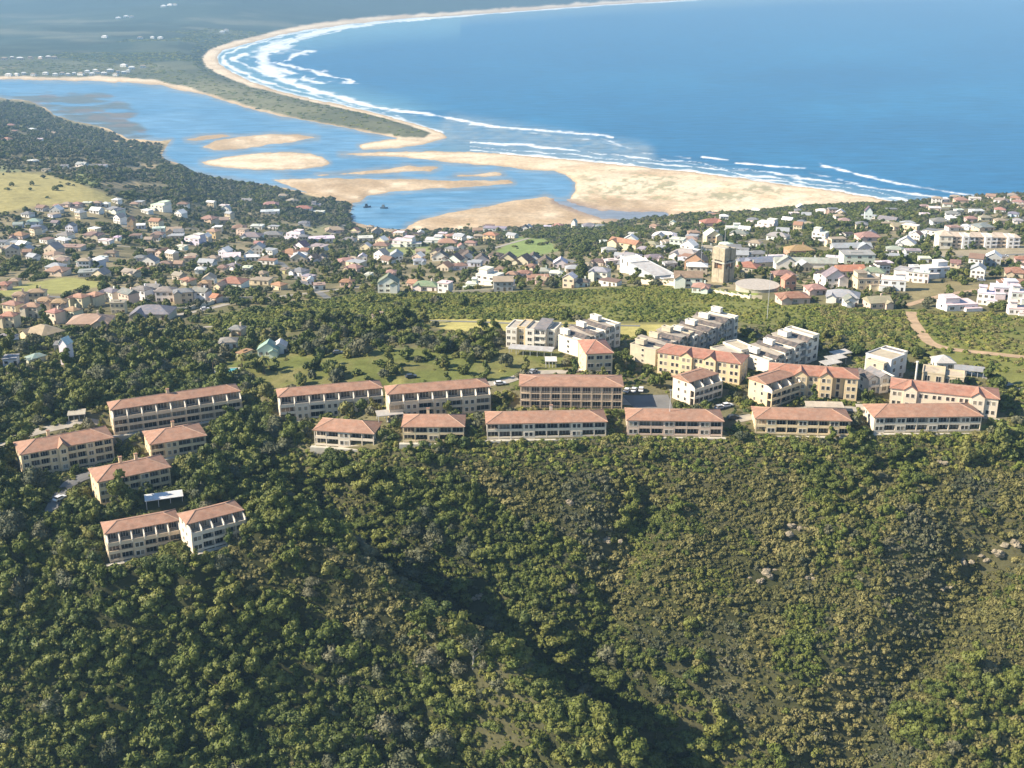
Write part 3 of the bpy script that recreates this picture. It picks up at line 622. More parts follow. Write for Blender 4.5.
def volumes(name, label, cat, A, B, vols, wall, group=None, parts_wall='wall', full=False, drop=3, foot_box=None):
    """stepped building: vols = (x0, x1, y0, y1, z0, h, roof kind, roof colour, storeys, windows per storey, wall colour or None)"""
    x, y, z, Lf, rz = front_of(A, B); t = tag(empty(name, (x, y, z), rz), label, cat, group)
    for (x0, x1, y0, y1, z0, h, kind, rc, st, nw, wc_) in vols:
        if name == 'apartment_block' and st >= 3: h *= .93
        foot(x, y, rz, x0-1, x1+1, y0-drop, y1+1.5)
        w_ = wc_ or wall
        MB().box(x0, x1, y0, y1, z0-(5 if z0 == 0 else 0), z0+h).build(parts_wall, M_WALL, t, w_)
        zt = z0+h
        if kind == 'flat':
            m_ = MB().box(x0+.3, x1-.3, y0+.3, y1-.3, zt+.003, zt+.12); r_ = m_.build('roof', M_ROOF, t, rc)
            MB().box(x0-.1, x1+.1, y0-.1, y0+.3, zt, zt+.55).box(x0-.1, x1+.1, y1-.3, y1+.1, zt, zt+.55).box(x0-.1, x0+.3, y0+.3, y1-.3, zt, zt+.547).box(x1-.3, x1+.1, y0+.3, y1-.3, zt, zt+.547).build('parapet', M_WALL, r_, w_)
        elif kind == 'pyr': m_ = MB(); hip(m_, x0-.5, x1+.5, y0-.5, y1+.5, zt+.003, min(x1-x0, y1-y0)*.32); m_.build('roof', M_ROOF, t, rc)
        elif kind == 'gab':
            m_ = MB(); gable_y(m_, x0-.4, x1+.4, y0-.5, y1+.4, zt, (x1-x0)*.34); r_ = m_.build('roof', M_ROOF, t, rc)
            MB().yprism([(x0, zt), (x1, zt), ((x0+x1)/2, zt+(x1-x0)*.30)], y0+.01, y1-.01).build('gable_wall', M_WALL, t, w_)
        elif kind == 'mono': MB().xprism([(y0-.6, zt), (y1+.4, zt+1.0), (y1+.4, zt+1.25), (y0-.6, zt+.25)], x0-.4, x1+.4).build('roof', M_ROOF, t, rc); MB().xprism([(y0+.01, zt), (y1-.01, zt), (y1-.01, zt+.85)], x0+.01, x1-.01).build('gable_wall', M_WALL, t, w_)
        sh = h/max(st, 1)
        if st >= 2 and kind != 'flat' and x1-x0 > 1.6:
            for k in range(1, st): MB().box(x0+.15, x1-.15, y0-.95, y0-.003, z0+k*sh-.1, z0+k*sh+.1).box(x0+.15, x1-.15, y0-.95, y0-.87, z0+k*sh+.103, z0+k*sh+.8).build('balcony', M_WALL, t, w_)
        for k in range(st):
            for q in range(nw):
                window(t, x0+(x1-x0)*(q+.5)/nw, y0, z0+k*sh+sh*.55, min(1.7, (x1-x0)/nw*.55), sh*.5, 'front', full=full)
            if nw:
                window(t, x0, (y0+y1)/2, z0+k*sh+sh*.55, 1.1, sh*.45, 'left', full=False, mull=0)
                window(t, x1, (y0+y1)/2, z0+k*sh+sh*.55, 1.1, sh*.45, 'right', full=False, mull=0)
    return t
DKR, SLT, FLT = (.055, .055, .06), (.20, .20, .21), (.50, .46, .38)
WH, ST_ = (.72, .67, .57), (.52, .45, .33)
GR2 = "stepped modern apartment blocks"
def L_of(A, B): return front_of(A, B)[3]
A, B = (506, 347), (541, 350); Lx = L_of(A, B)
volumes("apartment_block", "white four-bay modern block with flat parapet roof beyond the lawn, left of dark-roofed neighbour", "apartment block", A, B,
  [(0, Lx*.3, .0, 12, 0, 8.6, 'flat', FLT, 3, 2, None), (Lx*.3, Lx*.55, 1.3, 12, 0, 9.2, 'flat', FLT, 3, 1, (.62, .48, .28)), (Lx*.55, Lx*.8, 0, 12, 0, 8.8, 'flat', FLT, 3, 1, None), (Lx*.8, Lx*1.1, 1, 13, 0, 9.3, 'mono', SLT, 3, 2, WH), (Lx*1.1, Lx*1.32, 3.5, 14, 0, 8.4, 'flat', FLT, 3, 1, WH)], WH, GR2)
def stepped(A, B, n, h0, h1, depth, wall, alt, seed):  # wall: front shade put into a greyer tone; alt: brighter ends and odd bays
    r = random.Random(seed); Lx = L_of(A, B); xs = [0]
    for k in range(n): xs.append(xs[-1]+r.uniform(.7, 1.3))
    xs = [x*Lx/xs[-1] for x in xs]; v = []
    for k in range(n):
        kd = ('flat', 'gab', 'mono', 'gab')[k % 4] if k < n-1 else 'flat'; h = h0+(h1-h0)*k/(n-1)+r.uniform(-.5, .5)
        v.append((xs[k]+.004, xs[k+1], (0, -.9, .7, -.5)[k % 4], depth+r.uniform(-1.5, 1.5), 0, h, kd, dict(flat=FLT, gab=DKR, mono=(.47, .42, .34))[kd], 3, 1 if xs[k+1]-xs[k] < 4.2 else 2, alt if (k in (0, n-1) or r.random() < .3) else wall))
    for k in range(0, n, 3): v.append((xs[k]+.3, xs[k]+.3+(xs[k+1]-xs[k])*.7, depth*.5, depth*.85, h0+(h1-h0)*k/(n-1)+.6, 1.5, 'flat', FLT, 1, 0, alt))
    return v
A, B = (578, 357), (619, 346)
volumes("apartment_block", "white stepped block with slate gables right behind the steep red hip roof", "apartment block", A, B, stepped(A, B, 8, 7.4, 10.2, 13, (.66, .62, .56), WH, 1), WH, GR2)
A, B = (655, 366), (693, 351)
volumes("apartment_block", "nearer grey stone block of stepped flats with dark little gables, sunlit beige end", "apartment block", A, B, stepped(A, B, 9, 7.0, 8.2, 12, (.52, .48, .42), ST_, 2), ST_, GR2)
A, B = (693, 354), (735, 339)
volumes("apartment_block", "farther grey stone block of stepped flats rising to a white corner", "apartment block", A, B, stepped(A, B, 10, 8.0, 9.6, 13, (.54, .50, .44), WH, 3), ST_, GR2)
A, B = (768, 374), (817, 360)
volumes("apartment_block", "flat-roofed pale stepped flats climbing to a taller corner, behind the red-roofed cream blocks", "apartment block", A, B, stepped(A, B, 9, 6.0, 10.6, 13, (.60, .56, .48), WH, 4), WH, GR2)
volumes("apartment_block", "low flat-roofed white flats stepping down beside the carports, west part", "apartment block", (728, 372), (762, 366),
  [(0, 7, 0, 12, 0, 6.5, 'flat', FLT, 2, 2, ST_), (7, 14, 1.5, 13, 0, 7.2, 'flat', (.55, .48, .34), 2, 2, None)], WH, GR2)
volumes("apartment_block", "square beige and grey block with white gabled porch, by the tall white pole", "apartment block", (889, 383), (911, 374),
  [(0, 10, 0, 11, 0, 9.6, 'flat', (.52, .45, .32), 3, 2, (.55, .54, .52)), (10, 16, 2.5, 12, 0, 8.8, 'flat', SLT, 3, 1, WH), (-2.6, 0, 1.5, 9, 0, 8.2, 'flat', FLT, 3, 1, ST_)], ST_, GR2)
volumes("apartment_block", "narrow white gabled flats wedged in shade beside the square beige block", "apartment block", (868, 394), (888, 391),
  [(0, 4, 0, 9, 0, 5.6, 'gab', DKR, 2, 1, None), (4, 8, -1, 8, 0, 6.2, 'gab', SLT, 2, 1, None), (8, 11, 0, 8, 0, 5.2, 'flat', FLT, 2, 1, None)], WH, GR2)
volumes("pavilion", "flat-roofed beige clubhouse above the arched white block", "pavilion", (921, 383), (953, 387),
  [(0, 8, 0, 9, 0, 4.2, 'flat', (.58, .48, .34), 1, 2, None), (8, 15, 1, 9, 0, 3.4, 'flat', (.58, .48, .34), 1, 3, None)], (.60, .50, .34))
volumes("guard_house", "small pale round-shouldered gatehouse with low roof beside dark carport", "gatehouse", (936, 372), (953, 372),
  [(0, 7, 0, 7, 0, 3.6, 'pyr', (.55, .54, .50), 1, 2, None)], WH)
def carport(label, A, B, depth, col, h=2.6, posts=4, group="flat carports"):
    x, y, z, Lf, rz = front_of(A, B); t = tag(empty("carport", (x, y, z), rz), label, "carport", group); foot(x, y, rz, -1, Lf+1, -1, depth+1)
    MB().xprism([(0, h), (depth, h+.35), (depth, h+.55), (0, h+.2)], 0, Lf).build('roof', M_ROOF, t, col)
    for i in range(posts):
        for yy in (.4, depth-.5):
            xx = .4+(Lf-.8)*i/(posts-1); MB().tube((xx, yy, -1), (xx, yy, h+.1+.3*yy/depth), .09, .09, 6).build('post', M_METAL, t)
carport("white flat carport roof above the lowest spur blocks", (146, 511), (184, 502), 4.5, (.78, .80, .80))
carport("small slab carport with beige top in the woods above the wide gabled block", (68, 423), (86, 421), 5, (.50, .46, .36))
for i, (a, b, lb) in enumerate((((826, 372), (842, 369), "nearest of three pale carport roofs beside the square beige block"), ((831, 367), (847, 364), "middle of three pale carport roofs beside the square beige block"), ((836, 362), (852, 359), "farthest of three pale carport roofs beside the square beige block"))):
    carport(lb, a, b, 4.5, (.55, .54, .50))
carport("long dark shaded carport beside the pale gatehouse", (953, 376), (984, 379), 5.5, (.34, .36, .37), posts=6)
carport("long beige carport just behind the yellow-cream slope-edge block", (806, 414), (844, 415), 5, (.58, .50, .38), posts=6)
carport("beige carport behind the red-roofed right slope-edge block", (857, 417), (884, 418), 5, (.60, .51, .40), posts=5)
carport("long grey shade roof at the foot of the white four-bay block", (508, 355), (552, 358), 5, (.50, .50, .49), posts=7)
carport("white canopy beside the dark trees on the lawn edge", (545, 368), (557, 368), 5, (.80, .78, .72))
carport("pale carport behind the compact two-storey block at the slope edge", (378, 424), (404, 421), 5, (.46, .44, .40))

# ------------------------------------------------------------ the water tower, reservoir, walls
x, y, z = at(723, 283); t = tag(empty("water_tower", (x, y, z), R(38)), "tall blocky stone water tower with open middle storeys above the scrub", "water tower"); foot(x, y, t.rotation_euler[2], -2, 13, -5, 13)
s = 9.0
MB().box(0, s*.42, 0, s, -3, 7.2).box(s*.58, s, 0, s, -3, 7.4).box(s*.42, s*.58, .8, s-.8, -3, 8.6).build('base', M_STONE, t)
for px_, py_ in ((0, 0), (s-1.6, 0), (0, s-1.6), (s-1.6, s-1.6)): MB().box(px_, px_+1.6, py_, py_+1.6, 7.4 if px_ else 7.2, 12.6).build('pier', M_STONE, t)
MB().box(1.8, s-1.8, 1.8, s-1.8, 7.5, 10.9).build('inner_shaft', plain("brown_brick", (.30, .17, .10), .9, .3), t)
MB().box(-.4, s+.4, -.4, s+.4, 10.9, 11.6).build('ledge', M_CONC, t)
MB().box(-.2, s*.4, -.2, s+.2, 12.6, 19.6).box(s*.6, s+.2, -.2, s+.2, 12.6, 19.1).box(s*.4, s*.6, .6, s-.6, 12.6, 20.4).build('tank', M_STONE, t)
MB().box(.3, s*.38, .3, s-.3, 19.6, 19.9).build('tank_lid', M_CONC, t)
MB().tube((s*.5, s*.5, 20.4), (s*.5, s*.5, 34), .16, .05, 6).build('aerial', M_METAL, t)
x, y, z = at(757, 290); t = tag(empty("reservoir", (x, y, z)), "low round concrete water reservoir beside the water tower", "reservoir"); foot(x, y, 0, -13, 13, -13, 13)
circ = [(11.5*math.cos(a), 11.5*math.sin(a)) for a in np.linspace(0, 2*math.pi, 40, endpoint=False)]
MB().prism(circ, -3, 3.0).build('tank_wall', M_CONC, t, None)
MB().prism([(a*1.03, b*1.03) for a, b in circ], 3.0, 3.3).build('roof_slab', plain("grey_slab", (.44, .39, .33), .9, .2), t)
def wall_line(name, label, pts, h, th, m, pier=0):
    P_ = [at(*p) for p in pts]; x0, y0, z0 = P_[0]; t = tag(empty(name, (x0, y0, z0)), label, "wall"); mb = MB(); pm = MB()
    for (xa, ya, za), (xb, yb, zb) in zip(P_, P_[1:]):
        Lx = math.hypot(xb-xa, yb-ya); n = max(1, int(Lx/4))
        for k in range(n):
            u, v = k/n, (k+1)/n; ax, ay = xa+(xb-xa)*u-x0, ya+(yb-ya)*u-y0; bx, by = xa+(xb-xa)*v-x0, ya+(yb-ya)*v-y0; zz = min(gz(ax+x0, ay+y0), gz(bx+x0, by+y0))-z0
            nx, ny = -(by-ay), bx-ax; l = math.hypot(nx, ny); nx, ny = nx/l*th/2, ny/l*th/2
            mb.prism([(ax-nx, ay-ny), (bx-nx, by-ny), (bx+nx, by+ny), (ax+nx, ay+ny)], zz-1.5, zz+h)
            if pier and k % 2 == 0: pm.box(ax-.35, ax+.35, ay-.35, ay+.35, zz-1.5, zz+h+.35)
    mb.build('panel', m, t, (.72, .62, .45))
    if pm.v: pm.build('pier', M_TRIM, t)
wall_line("boundary_wall", "beige stone boundary wall along the scrub below the red-roofed white house", [(641, 284), (668, 285.5), (708, 290)], 3.0, .4, M_WALL)
wall_line("boundary_wall", "pale panelled wall with piers curving below the round reservoir", [(700, 290.5), (725, 295), (750, 299), (762, 299)], 2.0, .35, M_WALL, 1)
wall_line("boundary_wall", "low cream wall at the scrub edge below the white two-storey villas", [(452, 294), (490, 292), (516, 288)], 2.0, .35, M_WALL)
wall_line("boundary_wall", "long curved white estate wall right of the grey-roofed row houses", [(160, 312), (185, 311), (205, 306), (222, 301), (262, 300)], 2.2, .35, M_WALL)
x, y, z = at(915, 384); t = tag(empty("tall_pole", (x, y, z)), "tall thick white pole standing beside the square beige block", "pole"); MB().tube((0, 0, -1), (0, 0, 8.6), .42, .36, 10).build('mast', M_TRIM, t); MB().tube((0, 0, 8.6), (0, 0, 9.1), .5, .5, 10).build('cap', M_TRIM, t)
for (px_, py_, hh, lb) in ((669, 428, 14, "thin lamp post beside the parking court"), (767, 320, 22, "slender lattice mast rising from the green scrub"), (700, 283, 30, "slender mast behind the brown-roofed white house")):
    x, y, z = at(px_, py_); t = tag(empty("mast", (x, y, z)), lb, "mast", ); MB().tube((0, 0, -1), (0, 0, hh), .13, .06, 6).build('pole', M_METAL, t); MB().box(-.5, .5, -.12, .12, hh, hh+.25).build('head', M_METAL, t)

# ------------------------------------------------------------ houses of the town
HOUSES = """
112 213 18 W B h;157 211 17 W W m2;33 225 14 W K h;18 228 10 L K l;36 231 10 W B l;17 239 15 P O h;12 243 7 W P g;62 239 15 W G h;54 226 8 G G l;91 239 20 B M h;104 244 14 W W f;116 241 6 W W f;131 231 7 O O t;157 238 13 W M h;148 243 8 C E l;
70 251 24 C E f;49 259 17 B E h;61 265 15 C E h;82 267 18 G K h;54 276 22 C P h;88 277 20 G S f;128 277 18 B E l;6 252 12 B E h;27 256 9 B T l;
10 316 18 C T h2;31 318 17 C T h2;45 312 16 C T h2;60 314 15 P T h2;77 308 17 C T h2;92 306 14 C T h2;37 303 18 C T h2;20 306 14 P T h2;8 328 16 C T h2;52 324 14 C P h2;70 322 15 C T h2;
108 302 18 W G h2;124 304 18 C G l2;139 300 18 W G h2;152 298 15 W G l2;118 314 15 C E f2;150 320 42 B G h;88 330 44 C E h;33 340 36 C E h;5 345 18 W G h;
165 302 20 W G h2;184 303 20 C G h2;199 302 18 W G l2;159 235 13 W W f2;174 234 16 C E l;192 245 20 V W m2;211 238 12 Y E h2;206 222 16 P P h;222 223 14 B E l;239 231 15 B M h;256 229 13 W W f;250 240 22 W G h;272 238 20 B G h;258 247 10 P P l;
293 240 17 L W m2;301 241 6 Y E f;299 250 15 W V g;287 257 20 P R h;248 258 8 W W g;232 261 18 W W l;231 270 12 W G h;283 274 8 Y E f;296 276 16 W G h;306 281 12 B S f;276 290 14 C O h;230 288 26 W R h;217 291 9 C E g;204 288 10 P O h;185 285 14 B O h;176 280 12 B E l;
271 207 16 P P h;303 211 18 W R h;270 214 20 W W f;246 203 12 W G l;290 203 12 W E h;223 208 10 W W f;316 207 10 W G m;283 198 10 W E h;318 214 12 W W f;
304 226 12 W G h;335 233 20 P E h;354 233 8 C P g;322 242 28 W W f;366 241 16 W W f;348 243 14 W G h;316 250 17 W S f;365 250 11 C W g;311 262 11 W D g;321 262 11 W D g;304 254 9 P R l;347 265 17 P P h;351 272 16 P P h;362 261 9 W W g;
380 249 17 B M h;385 243 12 O O h;402 247 22 W W m2;398 236 14 W R h;414 247 16 W W f;433 243 18 W W m;447 246 20 P P h;452 239 12 C P h;442 236 9 C W f;420 265 13 L K h;440 261 17 W D g;453 264 17 W D g;
367 279 6 W W f;391 277 10 P P h;310 285 6 W W g;320 290 12 W E f;346 287 14 P R h;388 293 22 W N g2;425 291 26 W N h;443 293 13 W W f2;411 288 10 P P l;376 321 9 C E f;
469 261 16 W D g;482 264 16 W D g;494 259 14 P D h;507 263 16 C D g;521 265 17 B D g;533 264 17 W D g;546 267 16 B D g;461 270 14 W M h;462 250 8 W P g;470 246 12 P P h;489 241 15 Y O h2;494 231 24 L S f;478 233 11 P P l;
485 285 24 W W m2;471 289 12 W W m;505 287 17 W S h;511 279 11 W P h;525 278 15 W R h;543 276 15 W S h;556 278 14 W W h;540 285 12 P E l;530 271 12 C M h;560 268 15 W W g;572 271 14 W D h;499 274 12 P M h;
568 288 13 C W g2;581 287 15 W D h;585 275 15 B E h2;598 281 20 W S h2;597 266 15 B D h;573 230 5 W W t;590 229 14 L G h;601 229 10 L B h;610 254 14 W S h;604 245 8 W W f;556 228 10 P P h;547 229 8 W W f;
622 250 34 C O l2;628 262 24 W S h;612 265 15 W W f;664 240 27 W W h;676 247 15 W W f2;690 243 13 B E h;694 236 13 P P h;714 243 17 C W g2;714 226 24 P R h;672 226 6 W W g;653 229 9 P P h;683 259 30 W S h;
694 270 22 O M g2;688 288 30 W M l2;700 293 18 W P h;733 231 16 W W m;738 237 18 W G h;763 267 50 B B l;746 272 22 B R h;650 248 14 C E h;642 253 12 W S h;632 237 9 W W f;655 262 18 W G h;671 268 14 W S f;708 252 14 W E h;725 249 14 W W h;
765 229 19 W W m2;776 240 22 W S h;752 223 13 W G h;823 214 13 W W h;868 221 8 W V t;886 223 20 W B l;818 240 15 W W m2;824 245 10 W W f;802 255 28 O O h;795 216 10 W W f;840 216 10 C W g;808 227 9 W E h;845 224 12 B E h;
806 268 66 W S l;778 262 20 W W f;853 252 42 W S l;859 264 34 W S f2;905 248 20 W W g;873 277 22 W N h;852 276 30 P O l;836 288 24 W G g2;785 280 22 O M h;790 291 13 O R g2;868 290 24 C E m2;893 291 25 W W m2;
795 304 33 P R h;817 295 20 P P h;842 303 34 W S h;851 307 13 W G g;881 309 25 P E l;870 241 24 P P h;886 268 16 W W f;913 255 16 W S f;895 254 18 W S h;832 262 14 W W f;925 263 12 W W f;
953 217 15 W G h;978 214 14 W W f;986 221 12 C E h;1013 217 11 L B h;925 217 10 W W f;941 225 18 V G h;965 230 10 W W h;986 231 19 B G h;902 230 18 P E l;972 222 12 P P h;1001 224 12 C E h;1018 224 10 W S h;955 231 14 W E f;925 209 10 C E h;948 207 10 W E f;
916 272 10 W W f;938 278 26 V W m2;903 281 22 W S f2;920 283 16 W W f2;1005 299 26 W W m2;962 311 36 W W m;985 305 18 W W m2;1019 304 18 W W m2;1017 315 18 W W m;1016 278 22 P R h;955 268 10 P M l;998 261 14 B G f;1022 264 14 P R h;
962 203 14 P P h;975 201 12 W W f;935 211 12 C W f;1000 203 14 W E h;1018 205 12 W P h;945 202 10 W W f;990 199 10 P P l;1012 198 10 W E h;960 213 9 W W f;1000 213 11 W P h;
31 131 8 W W h;38 141 9 W W f;10 127 9 P P h;5 141 10 P R h;52 135 8 P M l;80 167 12 W S l;64 168 8 W S f;100 168 12 W S f;30 163 10 W W f;14 133 7 P P h;45 172 8 B E f;
57 209 9 P P h;66 207 9 P E h;76 207 9 P P h;86 206 9 C W f;96 206 9 P E h;105 207 8 W W h;134 207 9 C E h;
3 290 12 P T h;14 286 10 B E h;100 262 10 W W f;110 257 12 B M h;140 262 12 W G h;150 255 10 B E h;168 258 12 C E h;180 250 10 W W f;165 268 12 B M h;190 262 12 C E f;200 274 10 W W h;178 268 9 B E l;212 262 11 C E h;222 272 10 B M h;260 278 10 B E h;246 272 9 W W f;265 262 11 B M h;
268 357 22 W K g;280 354 14 W W g;228 349 18 W G h;235 336 14 B G h;65 365 10 W W t;30 365 12 B K h;10 366 14 W K f;213 303 8 P O l;140 274 8 W R h;60 352 12 B G f;240 360 8 B O f
"""
zones = [((0, 0, 175, 150), "on the far green hill by the mudflats"), ((0, 150, 175, 178), "beside the golden field's tree line"), ((0, 178, 130, 214), "along the golden field's lower edge"), ((130, 178, 260, 226), "on the wooded bank west of the lagoon"),
 ((260, 178, 345, 220), "on the wooded point above the lagoon"), ((0, 214, 80, 246), "on the slope under the golden field"), ((80, 214, 180, 246), "on the slope beside the dark tree clumps"), ((0, 246, 160, 282), "above the mown yellow-green field"), ((0, 282, 104, 332), "in the terracotta row-house estate"), ((104, 282, 215, 332), "in the grey-roofed row-house estate"), ((0, 332, 300, 372), "in the trees above the long terraced block"),
 ((160, 246, 245, 282), "on the dry slope above the red-roofed bungalow"), ((180, 226, 300, 250), "mid-slope west of the moored boats"), ((215, 250, 345, 300), "among gardens at the scrub's west edge"), ((300, 220, 470, 252), "facing the lagoon near the moored boats"), ((340, 252, 432, 300), "by the green-roofed villas at the scrub edge"), ((360, 300, 400, 330), "alone in the green scrub"), ((430, 252, 560, 274), "in the dark-roofed estate below the park"), ((430, 220, 560, 252), "beside the small green park"), ((430, 274, 600, 296), "at the scrub edge below the dark roofs"), ((540, 220, 612, 236), "on the sand flat's treed edge"), ((560, 236, 660, 274), "around the orange-roofed long house"), ((600, 220, 725, 250), "on the slope above the sand flat"),
 ((640, 250, 725, 300), "beside the water tower"), ((725, 215, 800, 250), "behind the water tower near the beach trees"), ((725, 250, 800, 310), "between the water tower and the terracotta gables"), ((800, 205, 910, 250), "under the beach-side trees"), ((800, 250, 900, 280), "among the long pale shop roofs"), ((780, 280, 900, 315), "along the track-side scrub edge"), ((900, 190, 1024, 216), "on the crest against the sea"), ((895, 216, 1024, 235), "just under the sea crest"), ((900, 235, 1024, 292), "around the long beige apartment row"), ((900, 292, 1024, 330), "in the bright white cluster above the dirt track")]
KIND = dict(h="hipped", g="gabled", l="long gabled", f="flat", m="flat", t="peaked")
HL = []
def house(px_, py_, wpx, wc_, rc_, typ, label=None, rz=None):
    kind = typ[0]; two = typ.endswith('2'); x, y, z = at(px_, py_); s = mpp(y, z); wd = max(wpx*s*.92, 3.2); r = random.Random(int(px_*31+py_*7))
    if rz is None: rz = R(r.uniform(-38, 14))
    st = 2 if two else 1
    if kind == 't': st = 3
    dp = min(max(wd*r.uniform(.6, .85), 6), 13) if kind != 't' else wd
    if kind == 'l': dp = min(dp, 9.5)
    sh = 2.9; H = st*sh; wl = MB(); rf = MB(); t = empty("house", (x, y, z), rz)
    tag(t, None, "house"); hx = wd/2; foot(x, y, rz, -hx-.8, hx+.8, -6, dp+1)
    wall = tuple(c*r.uniform(.9, 1.06) for c in CW[wc_]); roof = tuple(c*r.uniform(.85, 1.15) for c in CR[rc_])
    wl.box(-hx, hx, 0, dp, -4, H)
    if kind == 'h':
        if wd >= dp: hip(rf, -hx-.5, hx+.5, -.5, dp+.5, H+.003, dp*.24)
        else: hip(rf, -hx-.5, hx+.5, -.5, dp+.5, H+.003, dp*.22)
    elif kind == 'l':
        hip(rf, -hx-.4, hx+.4, -.5, dp+.5, H+.003, dp*.27, ends=(0, 0)); wl.xprism([(.003, H), (dp-.003, H), (dp/2, H+dp*.26)], -hx+.003, hx-.003)
    elif kind in 'gt':
        gable_y(rf, -hx-.35, hx+.35, -.4, dp+.4, H, wd*(.36 if kind == 'g' else .7)); wl.yprism([(-hx+.003, H), (hx-.003, H), (0, H+wd*(.34 if kind == 'g' else .68))], .003, dp-.003)
    elif kind == 'f':
        rf.box(-hx-.3, hx+.3, -.4, dp+.3, H+.003, H+.3); rf.box(-hx*.5, hx*.3, dp*.3, dp*.7, H+.3, H+.75)
    elif kind == 'm':
        rf.box(-hx-.15, hx+.15, -.15, dp+.15, H+.003, H+.35)
        k = r.choice((-1, 1)); xa, xb = sorted((k*hx*.05, k*(hx-.4))); wl.box(xa, xb, dp*.25, dp-.3, H+.353, H+2.9); rf.box(xa-.3, xb+.3, dp*.25-.5, dp-.1, H+2.903, H+3.15)
        xa, xb = sorted((-k*hx*.1, -k*(hx+1.2))); wl.box(xa, xb, -2.4, -.003, -4, H*.52); rf.box(xa-.1, xb+.1, -2.5, -.16, H*.52+.003, H*.52+.28)
    if kind in 'hlg' and wpx > 9 and r.random() < .75:                 # a wing towards or away from the slope
        k = r.choice((-1, 1)); ww = wd*r.uniform(.3, .42); xc = k*(hx-ww/2-.15); d0 = r.uniform(1.5, 3.2); h2 = H-r.choice((.25, .5))
        wl.box(xc-ww/2, xc+ww/2, -d0, -.003, -4, h2); wl.yprism([(xc-ww/2+.003, h2), (xc+ww/2-.003, h2), (xc, h2+ww*.3)], -d0+.004, -.004)
        gable_y(rf, xc-ww/2-.35, xc+ww/2+.35, -d0-.4, dp*.45, h2+.01, ww*.34)
    wl.build('wall', M_WALL, t, wall); ro = rf.build('roof', M_ROOF, t, roof)
    if kind in 'hl' and r.random() < .5 and wpx > 11: MB().box(hx*.3, hx*.3+.8, dp*.55, dp*.55+.7, H+.5, H+dp*.25+1.2).build('chimney', M_WALL, ro, wall)
    nw = 2 if wpx < 15 else 3
    for k in range(min(st, 2)):
        for q in range(nw):
            if k == 0 and q == nw-1: MB().box(hx*.62, hx*.62+1.2, -.06, .05, 0, 2.1).build('door', M_SHUT if r.random() < .5 else M_GLASS, t); continue
            window(t, -hx+wd*(q+.5)/nw, 0, k*sh+1.5, min(2.2, wd/nw*.5), 1.3, full=False)
    window(t, -hx, dp*.5, 1.5, 1.4, 1.2, 'left', full=False, mull=0)
    HL.append((t, px_, py_, wpx, wc_, rc_, kind, two, rz)); return t
for item in HOUSES.replace("\n", "").split(";"):
    a = item.split()
    if len(a) == 6: house(float(a[0]), float(a[1]), float(a[2]), *a[3:])
def zone_of(px_, py_):
    for (x0, y0, x1, y1), n in zones:
        if x0 <= px_ <= x1 and y0 <= py_ <= y1: return n
    return "on the town slope"
ORD = ["first", "second", "third", "fourth", "fifth", "sixth", "seventh", "eighth", "ninth", "tenth", "eleventh", "twelfth"]
groups = {}
for h in HL:
    size = "tall slim " if h[6] == 't' else "small " if h[3] < 9 else "wide " if h[3] >= 22 else "two-storey " if h[7] else ""
    lab = f"{size}{NW[h[4]]} flat-topped house" if h[5] == 'W' and h[6] in 'fm' else f"{size}{NW[h[4]]} house with {NR_[h[5]]} {KIND[h[6]]} roof"
    groups.setdefault((lab, zone_of(h[1], h[2])), []).append(h)
for (lab, zn), hs in groups.items():
    hs.sort(key=lambda h: h[1])
    for i, h in enumerate(hs):
        L_ = f"{lab} {zn}" if len(hs) == 1 else f"{lab} {zn}, {ORD[i]} from west"
        if len(L_.split()) > 16: L_ = L_.replace(" house with", ",").replace("long gabled", "gabled").replace(" on the ", " on ").replace(" above the ", " above ").replace(" beside the ", " beside ").replace(" of the ", " of ").replace(" in the ", " in ").replace(" under the ", " under ")
        if len(L_.split()) > 16: print("LONG", L_)
        h[0]["label"] = L_; h[0]["group"] = "houses of the hillside town"
# the long beige apartment row and the industrial hall
A, B = (938, 249), (1019, 248); Lx = L_of(A, B)
vl = [(0, Lx*.17, 0, 13, 0, 8.6, 'pyr', (.60, .50, .38), 2, 2, (.80, .74, .62))]
for k in range(3):
    x0 = Lx*(.17+k*.277); vl += [(x0, x0+Lx*.12, 2, 13, 0, 8.4, 'mono', (.62, .50, .38), 3, 2, (.62, .50, .38)), (x0+Lx*.12, x0+Lx*.20, -1, 12, 0, 9.0, 'flat', (.7, .64, .54), 3, 1, None), (x0+Lx*.20, x0+Lx*.277, 0, 13, 0, 8.8, 'pyr', (.60, .50, .38), 3, 1, None)]
volumes("apartment_block", "long white apartment row with beige roof and projecting bays under the sea crest", "apartment block", A, B, vl, (.78, .76, .74))
A, B = (614, 273), (655, 279); Lx = L_of(A, B)
volumes("workshop_hall", "big grey-walled workshop with white flat roofs beside the water tower", "workshop", A, B,
  [(0, Lx*.38, 4, 15, 0, 5.6, 'flat', (.74, .72, .68), 1, 3, (.80, .78, .72)), (Lx*.38, Lx, 0, 14, 0, 6.4, 'flat', (.50, .50, .49), 1, 0, (.42, .44, .44)), (Lx+.01, Lx*1.3, 3, 13, 0, 5.6, 'flat', (.62, .61, .58), 1, 1, (.42, .46, .50))], (.6, .6, .58))
